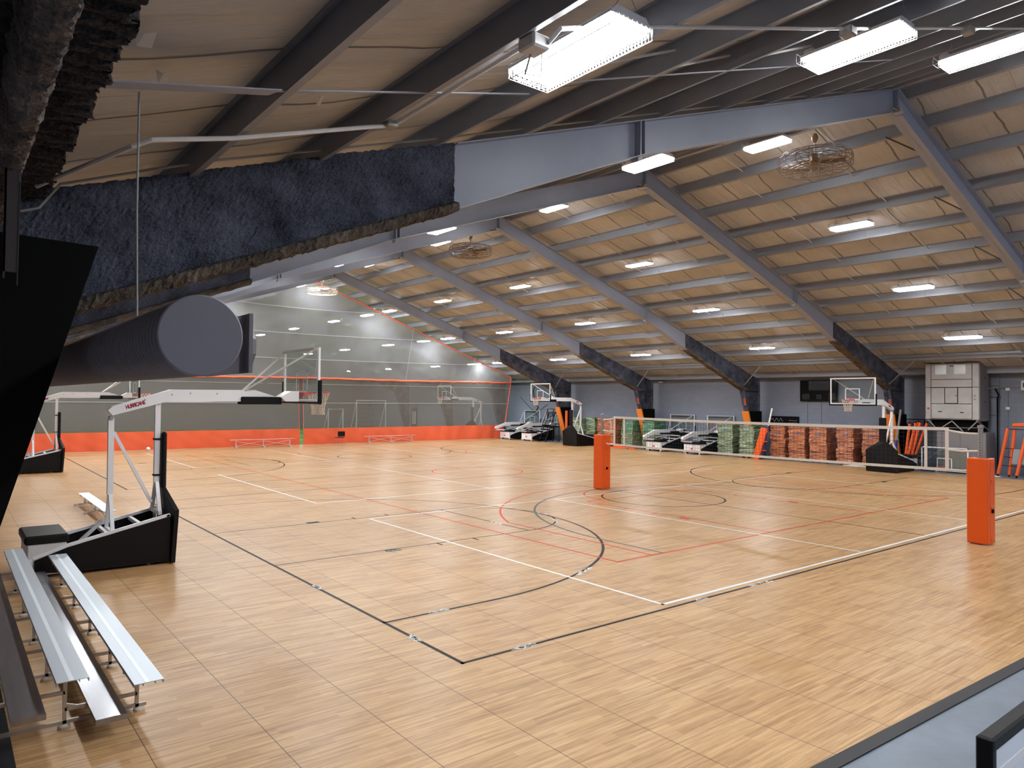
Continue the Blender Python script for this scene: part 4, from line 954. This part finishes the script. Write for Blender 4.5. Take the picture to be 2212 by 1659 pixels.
# ------------------------------------------------------------------ things along the right wall
CZ = -.012
def stack(label, ya, yb, h, m_, m2=None, x0=28.75, dep=1.08, seed=0, group='wrapped carton stacks'):
    rnd = random.Random(seed * 13 + 5); t = thing('carton_stack', label, 'carton stack', (x0 + dep / 2, (ya + yb) / 2, CZ), 0, group)
    b = MB(); hw = abs(ya - yb) / 2 - .02; hd = dep / 2; n = 44; z0 = .12; loops = []
    ox = oy = 0; m = 7
    for i in range(n + 1):
        z = z0 + (h - z0) * i / n
        if i % 3 == 0: ox, oy, sc = rnd.uniform(-.02, .02), rnd.uniform(-.025, .025), rnd.uniform(.95, 1.0)
        wv = .045 * nz(z * 3.2, seed * 1.7) ; lp = []
        for (sx, sy, ex, ey) in ((-1, -1, -1, 1), (-1, 1, 1, 1), (1, 1, 1, -1), (1, -1, -1, -1)):
            for k in range(m):
                u = k / m; x = (sx + (ex - sx) * u) * hd * sc; y = (sy + (ey - sy) * u) * hw * sc
                lp.append((x + ox + rnd.uniform(-.008, .008), y + oy + wv + rnd.uniform(-.008, .008), z + rnd.uniform(-.006, .006)))
        loops.append(lp)
    L = 4 * m
    for lp in loops: b.v += lp
    for i in range(n):
        for j in range(L): b.f.append((i * L + j, (i + 1) * L + j, (i + 1) * L + (j + 1) % L, i * L + (j + 1) % L)); b.mi.append(1 if (m2 and i > n * .5) else 0)
    b.f.append(tuple(range(n * L, n * L + L))[::-1]); b.mi.append(1 if m2 else 0); b.f.append(tuple(range(L))); b.mi.append(0)
    b.build('wrapped_cartons', [m_, m2] if m2 else m_, t)
    b = MB(); b.box((-hd - .03, -.1, h * .8), (-hd + .005, .08, h * .8 + .05)); b.build('blue_label', 'blue', t)
    b = MB()
    for y in (-hw + .05, -.05, hw - .15): b.box((-hd, y, 0), (hd, y + .1, .09))
    for i in range(6): b.box((-hd + i * (2 * hd - .12) / 5, -hw, .09), (-hd + .12 + i * (2 * hd - .12) / 5, hw, .115))
    b.build('pallet', 'woodp', t)
st = [(28.94, 28.23, 1.76, 'carG', None, 'green wrapped carton stack left of the upright hoop mast near the stairs'), (28.15, 27.28, 1.78, 'carG', None, 'pale green wrapped carton stack beside two orange ones'),
      (27.1, 26.05, 1.76, 'carO', None, 'orange-brown carton stack beside the pale green one, left of the far net post'), (25.9, 24.95, 1.76, 'carO', None, 'orange-brown carton stack directly behind the top of the far net post'),
      (24.45, 23.45, 1.68, 'carG', 'carT', 'bright green topped carton stack, left of the pair behind the net end'), (22.7, 21.75, 1.71, 'carG', 'carT', 'bright green topped carton stack, right of the pair and beside a folded hoop'),
      (17.3, 16.3, 1.68, 'carG', None, 'green carton stack beside the folded hoops, left of its twin'), (15.5, 14.6, 1.7, 'carG', None, 'green carton stack beside the leaning orange padded post'),
      (14.1, 13.25, 1.7, 'carO', None, 'orange-brown carton stack below the chalkboard'), (13.08, 12.15, 1.7, 'carO', None, 'orange-brown carton stack right of the chalkboard, second from the leaning padded post'),
      (11.98, 11.05, 1.7, 'carO', None, 'orange-brown carton stack below the wall display, third from the leaning padded post'), (10.6, 9.75, 1.72, 'carO', None, 'orange-brown carton stack under the hoop net, with a wide gap on its left'),
      (9.4, 8.5, 1.74, 'carO', None, 'orange-brown carton stack partly behind the black hoop base'), (2.95, 2.1, 1.75, 'carO', None, 'orange-brown carton stack behind the orange sleeved rack at far right')]
for i, (a, c, h_, m_, m2, lb) in enumerate(st): stack(lb, a, c, h_, m_, m2, seed=i, x0={1: 29.35, 2: 29.35, 13: 29.55, 7: 28.15}.get(i, 28.8), dep={1: .8, 2: .8, 13: .8, 7: .95}.get(i, 1.08))

# leaning padded posts
t = thing('leaning_post', 'blue and white post with a long orange pad leaning between green and orange stacks', 'net post')
b = MB(); b.tube([(28.05, 14.1, .0), (28.2, 13.8, 1.72)], .045, 10); b.build('blue_tube', 'bluep', t)
b = MB(); b.tube([(28.2, 13.8, 1.72), (28.28, 13.64, 2.6)], .04, 10); b.build('white_tube', 'white', t)
b = MB(); d = Vector((.14, -.42, 1.58)); p = Vector((27.9, 14.33, .02)); b.bar(p, p + d, .34, .1); b.build('orange_pad', 'orp', t)
b = MB(); 
for z in (.1, .45, .9, 1.4): b.box((27.95, 13.95 - z * .2, z), (28.1, 14.3 - z * .2, z + .04))
b.build('pad_strap', 'orp', t)
# orange barrier lying on the floor by the far post
t = thing('orange_pad', 'flat orange pads lying on the floor behind the far net post', 'pad', (28.3, 23.6, 0))
b = MB(); b.rbox((-.3, -.95, 0), (.1, .95, .07), .02); b.build('lower_pad', 'orl', t)
b = MB(); b.rbox((-.18, .1, .07), (.1, .8, .19), .03); b.build('upper_pad', 'orl', t)
b = MB(); b.rbox((-.32, -.5, .01), (-.3, -.4, .05), .004); b.build('strap', 'dark', t)

# rolling stairs
t = thing('rolling_stairs', 'black rolling warehouse stairs beside the upright hoop near the curtain', 'rolling stairs', (28.55, 31.3, CZ))
def rails(y):
    b = MB(); b.tube([(-.35, y, .05), (.55, y, 1.95), (.95, y, 1.95), (.95, y, .05)], .028, 6); b.tube([(-.15, y, .9), (.45, y, 2.3), (.95, y, 2.3)], .02, 6); b.tube([(-.15, y, .9), (-.15, y, .45)], .02, 6); b.tube([(.45, y, 2.3), (.45, y, 1.75)], .02, 6); return b
for y in (-.32, .32): rails(y).build('side_rail', 'blkg', t)
for i in range(6):
    z = .25 + .3 * i; b = MB(); b.box((-.32 + .142 * i, -.3, z), (-.14 + .142 * i, .3, z + .03)); b.build('step', 'blk', t)
for x, y in ((-.3, .32), (-.3, -.32), (.95, .32), (.95, -.32)):
    b = MB(); b.lathe((x, y, .05), [(0, -.02), (.05, -.02), (.05, .02), (0, .02)], 12, 1); b.build('wheel', 'dark', t)
t = thing('orange_roll', 'orange foam roll standing upright behind the hoop mast near the stairs', 'foam roll', (29.3, 30.0, CZ))
b = MB(); b.tube([(0, 0, 0), (0, 0, 2.2)], .09, 10); b.build('foam', 'orl', t)

# chalkboard, display panel with its cables
t = thing('chalkboard', 'black chalkboard with white handwriting on the wall above the orange stacks', 'chalkboard', (XW - .03, 14.35, 1.75), 0)
b = MB(); b.box((-.03, -.86, -.42), (0, .86, .42)); b.build('board', 'chalk', t)
b = MB()
pts = [(-.034, .72 - .035 * i, .22 + .09 * math.sin(i * .9)) for i in range(20)]; b.tube(pts, .006, 3)
rnd = random.Random(3)
for (ya, yb, z, s_) in ((.45, .08, .02, .06), (.0, -.25, .03, .06)):
    n = 14; b.tube([(-.034, ya + (yb - ya) * i / n, z + rnd.uniform(-s_, s_)) for i in range(n + 1)], .006, 3)
for z in (.2, .08, -.05, -.2):
    y = -.3
    while y > -.76: l = rnd.uniform(.02, .07); b.bar((-.034, y, z), (-.034, y - l, z + rnd.uniform(-.015, .015)), .012); y -= l + .03
b.build('chalk_writing', 'white', t)
t = thing('wall_display', 'large switched-off black scoreboard panel high on the wall left of the hoop', 'scoreboard', (XW - .03, 12.4, 3.52), 0)
b = MB(); b.rbox((-.12, -.98, -.54), (0, .98, .54), .01); b.build('housing', 'chalk', t)
b = MB(); b.box((-.125, -.62, .02), (-.118, .5, .5)); b.box((-.125, -.9, -.46), (-.118, -.55, -.12)); b.box((-.125, .45, -.46), (-.118, .85, -.16)); b.box((-.125, -.2, -.44), (-.118, .1, -.2)); b.build('glass_window', 'blkg', t)
for y in (13.05, 12.3): pipe('cable_conduit', 'thin dark conduit down the wall below the scoreboard, %s one' % ('left' if y > 13 else 'right'), [(XW - .02, y, 3.0), (XW - .02, y, .2)], .014, 'purl', 'conduit')
pipe('wall_cable', 'thick black cable hanging on the wall near the curtain edge', [(XW - .02, 34.9, 3.95), (XW - .03, 35.1, 3.6), (XW - .02, 34.9, 2.7), (XW - .03, 34.5, 2.35), (XW - .02, 34.9, 1.9)], .035, 'dark', 'cable')
for a, c, z0, z1 in ((36.6, 33.6, 3.1, 1.1), (33.4, 36.0, 2.6, 1.2)): pipe('bracing_rod', 'black diagonal bracing rod on the wall behind the folded hoops, %s' % ('falling to the right' if a > c else 'rising to the right'), [(XW - .06, a, z0), (XW - .06, c, z1)], .014, 'dark', 'bracing rod')
t = thing('smoke_detector', 'small oval white fixture high on the wall between frames', 'wall fixture', (XW - .1, 22.7, 4.1)); b = MB(); b.lathe((0, 0, 0), [(0, -.05), (.12, -.04), (.17, .0), (.12, .04), (0, .05)], 16); b.build('dome', 'white', t, True)

# wall-hung air handling unit
t = thing('air_handler', 'large galvanised air handling unit hung on the right wall', 'air handler', (29.1, 5.7, 2.25))
b = MB(); b.rbox((0, -1.04, 0), (1.1, 1.04, 2.4), .01); b.build('casing', 'hvac', t)
b = MB(); b.box((-.004, -1.03, .02), (0, 1.03, 2.38)); b.build('dark_gap_backing', 'dark', t)  # black sheet added behind the panels to darken the gaps between them
def pan(y0, y1, z0, z1, nm='access_panel', m_='hvac', th=.012): b = MB(); b.rbox((-th, y0, z0), (0, y1, z1), .004); return b.build(nm, m_, t)
pan(.82, 1.03, 1.38, 2.38); pan(.82, 1.03, .02, 1.36); pan(-1.03, -.79, 1.38, 2.38); pan(-1.03, -.79, .02, 1.36)
pan(-.77, .8, 1.72, 2.37); pan(-.77, .8, 1.38, 1.7); pan(-.77, -.25, .68, 1.35); pan(.28, .8, .68, 1.35); pan(-.77, .8, .04, .66)
hd_ = pan(-.22, .25, .7, 1.35, 'hatch', 'hvac', .022)
b = MB(); b.box((-.03, -.2, 1.0), (-.02, -.15, 1.03)); b.build('latch', 'dark', hd_)
for y in (.42, -.32): 
    b = MB(); n = 6; o_ = 0
    for i in range(n + 1):
        for j in range(n + 1): b.v.append((-.02 - .03 * math.sin(PI * i / n) * math.sin(PI * j / n) + .006 * nz(i * 2, j * 2), y - .22 + .44 * i / n, 1.93 + .4 * j / n))
    b.f = [(i * (n + 1) + j, i * (n + 1) + j + 1, (i + 1) * (n + 1) + j + 1, (i + 1) * (n + 1) + j) for i in range(n) for j in range(n)]; b.mi = [0] * 36; b.build('foil_window', 'alul', t, True)
for y, z in ((.45, .33), (-.4, .31), (.0, 2.28)): b = MB(); b.rbox((-.035, y - .07, z - .015), (-.012, y + .07, z + .015), .004); b.build('handle', 'dark', t)
b = MB(); b.rbox((-.03, .88, .42), (-.012, .96, .5), .004); b.build('red_switch', 'redl', t)
for z in (.85, 1.0): b = MB(); b.box((-.018, -.9, z), (-.012, -.86, z + .03)); b.build('port', 'dark', t)
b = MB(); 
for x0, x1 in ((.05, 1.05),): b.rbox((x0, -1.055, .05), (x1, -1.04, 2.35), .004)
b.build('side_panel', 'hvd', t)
for z in (.75, 1.75): b = MB(); b.box((.5, -1.07, z), (.6, -1.055, z + .03)); b.build('side_latch', 'dark', t)
for s_, y in ((1, .95), (-1, -.95)): 
    b = MB(); b.bar((.05, y, -.02), (.05, y, .0), .06); b.bar((.05, y, -.03), (1.1, y, -.03), .06); b.bar((.1, y, -.05), (1.3, y, -.45), .05); b.build('support_bracket', 'galv', t)
b = MB(); b.bar((.03, .9, -.06), (.06, .62, -.42), .04); b.bar((.03, 0, -.06), (.06, .5, -.42), .04); b.bar((.03, 0, -.06), (.06, -.42, -.5), .04); b.bar((.03, -.95, -.06), (.06, -.6, -.42), .04); b.build('truss', 'galv', t)
b = MB(); b.box((.3, -.9, -.47), (1.4, .9, -.04)); b.build('underside_plenum', 'dark', t)
t = thing('storage_cabinet', 'tall plain grey cabinet standing below the air handling unit', 'cabinet', (29.35, 5.45, CZ)); b = MB(); b.rbox((0, -.95, 0), (1.0, .95, 1.74), .01); b.build('body', 'cab', t)
for y in (-.93, .02): b = MB(); b.rbox((-.015, y, .05), (0, y + .9, 1.7), .004); b.build('door', 'cab', t)
# electrical box with a letter, conduits
t = thing('fire_alarm_box', 'grey wall box with a black letter at the right edge of the photo', 'wall box', (30.45, 3.35, 3.7))
b = MB(); b.rbox((0, -.24, -.22), (.15, .24, .22), .015); b.build('box', 'hvac', t)
b = MB(); b.box((-.004, -.2, -.16), (0, .22, .16)); b.build('sign_plate', 'white', t)
text('letter', 'F', .26, 'dark', t, (-.006, .12, 0), (PI / 2, 0, -PI / 2), .001, .004)
pipe('wall_conduit', 'horizontal grey conduit from the air handling unit to the wall box', [(29.6, 4.6, 3.55), (30.4, 4.45, 3.6), (XW - .03, 4.3, 3.62), (XW - .03, 3.5, 3.66)], .022)
t = thing('wall_conduit', 'vertical conduit with two small white boxes right of the air handling unit', 'conduit'); b = MB(); b.tube([(XW - .03, 4.08, 3.66), (XW - .03, 4.08, .3)], .014, 6); b.build('tube', 'purl', t)
for z in (3.55, 2.75): b = MB(); b.rbox((XW - .08, 4.0, z - .06), (XW, 4.16, z + .06), .01); b.build('junction_box', 'white', t)
t = thing('pipe_ladder', 'dark pipework looping out from the side of the air handling unit', 'pipework'); b = MB()
b.tube([(XW - .1, 4.9, 4.05), (XW - .1, 4.4, 4.05), (XW - .1, 4.4, 2.4)], .02, 6)
for z in (3.75, 3.25, 2.5): b.tube([(XW - .1, 4.9, z), (XW - .1, 4.34, z)], .022, 6)
b.build('pipe', 'purl', t); b = MB(); b.tube([(30.35, 4.5, 3.6), (30.35, 4.35, 3.3), (30.35, 4.4, 3.2), (30.35, 4.4, .1)], .03, 6); b.build('riser', 'dark', t)
# orange sleeved bars (hung bundle) and rack on the right
SH = Vector((.38, .14, 0)); sl = [((28.7, 7.42, .62), (28.7, 7.25, 2.02)), ((28.65, 7.3, .62), (28.75, 7.02, 2.05)), ((28.75, 7.18, .64), (28.8, 6.86, 2.08)), ((28.86, 7.08, .66), (28.92, 6.62, 2.06)), ((28.85, 7.25, .8), (28.9, 6.98, 2.1))]
t = None
for i, (p, q) in enumerate(sl):
    t = thing('padded_bar', ['leftmost', 'second', 'third', 'fourth', 'rearmost'][i] + ' orange sleeved bar leaning below the air handling unit', 'padded bar', (0, 0, 0), 0, 'leaning orange sleeved bars')
    b = MB(); p = Vector(p) + SH; q = Vector(q) + SH; b.tube([p, q], .055, 8); b.build('sleeve', 'orl', t); b = MB(); dd = (Vector(q) - Vector(p)).normalized() * .06; b.tube([Vector(p) - dd, Vector(q) + dd], .03, 8); b.build('bar', 'dark', t)
t = thing('equipment_cart', 'black equipment rack holding dark posts behind the orange sleeved bars', 'equipment rack', (29.78, 7.75, CZ)); b = MB()
b.bar((-.4, -.5, .5), (.5, -.5, .5), .05); b.bar((-.4, .6, .5), (.5, .6, .5), .05); b.bar((-.4, -.5, 0), (-.4, -.5, .6), .05); b.bar((-.4, .6, 0), (-.4, .6, .6), .05); b.bar((.5, -.5, 0), (.5, -.5, 2.2), .05); b.bar((.5, .6, 0), (.5, .6, 2.2), .05); b.bar((.5, -.5, 2.2), (.5, .6, 2.2), .04); b.build('frame', 'dark', t)
b = MB(); b.rbox((-.5, -.5, .62), (.4, .2, .66), .01); b.build('tray', 'blk', t)
for i in range(4): b = MB(); b.tube([(.3, -.2 + .16 * i, .1), (.35, -.1 + .16 * i, 2.0)], .05, 8); b.build('dark_post', 'blk', t)
t = thing('standing_post', 'white perforated post with blue lower tube standing right of the black hoop mast', 'net post', (28.95, 7.98, CZ)); b = MB(); b.tube([(0, -.1, 1.35), (0, -.27, 2.65)], .045, 10); b.build('upper_tube', 'galv', t); b = MB(); b.tube([(0, .05, 0), (0, -.1, 1.35)], .055, 10); b.build('lower_tube', 'bluep', t); b = MB(); b.tube([(0, -.08, 1.28), (0, -.1, 1.4)], .075, 10); b.build('collar', 'galv', t)
t = thing('sleeved_rack', 'rack of orange sleeved legs with a grey plate at the far right', 'rack', (29.2, 3.6, CZ))
for (p, q) in (((0, .42, .1), (0, .08, 1.95)), ((.1, .06, .08), (.1, -.14, 1.94)), ((-.25, -.3, .1), (-.1, -.62, 1.92)), ((-.15, -.78, .1), (0, -1.0, 1.9))):
    b = MB(); b.tube([p, q], .062, 8); b.build('sleeved_leg', 'orl', t); b = MB(); b.tube([(p[0], p[1] + .015, .0), p], .03, 6); b.build('leg_foot', 'dark', t)
b = MB(); b.tube([(-.05, -.12, 2.1), (-.05, -.9, 2.14)], .08, 8); b.build('top_sleeve', 'orl', t)
b = MB()
for z in (.45, .8, 1.15): b.tube([(0, .36 - z * .17, z), (-.12, -.36 - z * .15, z), (-.05, -.85 - z * .1, z)], .012, 5)
b.tube([(0, .12, 1.93), (-.1, -.6, 1.93)], .014, 5); b.build('wire_rung', 'dark', t)
b = MB(); b.add([(-.2, -.1, .55), (-.2, -.68, .55), (-.14, -.75, 1.15), (-.14, -.17, 1.15), (-.18, -.1, .55), (-.18, -.68, .55), (-.12, -.75, 1.15), (-.12, -.17, 1.15)], [(0, 1, 2, 3), (7, 6, 5, 4), (0, 4, 5, 1), (1, 5, 6, 2), (2, 6, 7, 3), (3, 7, 4, 0)]); b.build('grey_plate', 'hvd', t)
# heaps of white rope
for (x, y, r, lb, sd) in ((28.6, 4.35, .42, 'tangled heap of white net rope at the foot of the orange sleeved rack', 1), (28.3, 9.4, .4, 'tangled white rope on the floor before the last carton stacks', 2)):
    rnd = random.Random(sd); b = MB(); pts = []
    for i in range(420):
        a = rnd.uniform(0, 2 * PI); q = r * math.sqrt(rnd.random()); pts.append((q * math.cos(a) * .7, q * math.sin(a) * 1.5, .03 + .1 * rnd.random() * (1 - q / r)))
    for i in range(0, 400, 4): b.tube(pts[i:i + 4], .012, 3)
    o = b.build('rope_heap', 'tape'); o.location = (x, y, CZ); tag(o, lb, 'rope')

# ------------------------------------------------------------------ black-framed board at the lower right
t = thing('framed_board', 'white board in a thick black frame standing at the lower right corner', 'framed board', (0, -5.13, CZ))
b = MB(); b.rbox((-.04, -.052, 1.03), (1.6, .035, 1.112), .012); b.rbox((-.05, -.05, 0), (.015, .035, 1.109), .008); b.rbox((1.535, -.05, 0), (1.6, .035, 1.109), .008); b.rbox((-.05, -.05, .1), (1.6, .035, .18), .008); b.build('frame', 'blk', t)
b = MB(); b.box((.01, -.03, .15), (1.54, -.015, 1.04)); b.build('white_panel', 'board', t)
b = MB(); 
for z in (.85, .6, .35): b.box((.01, -.034, z), (1.54, -.03, z + .05))
b.build('pale_stripe', 'white', t)
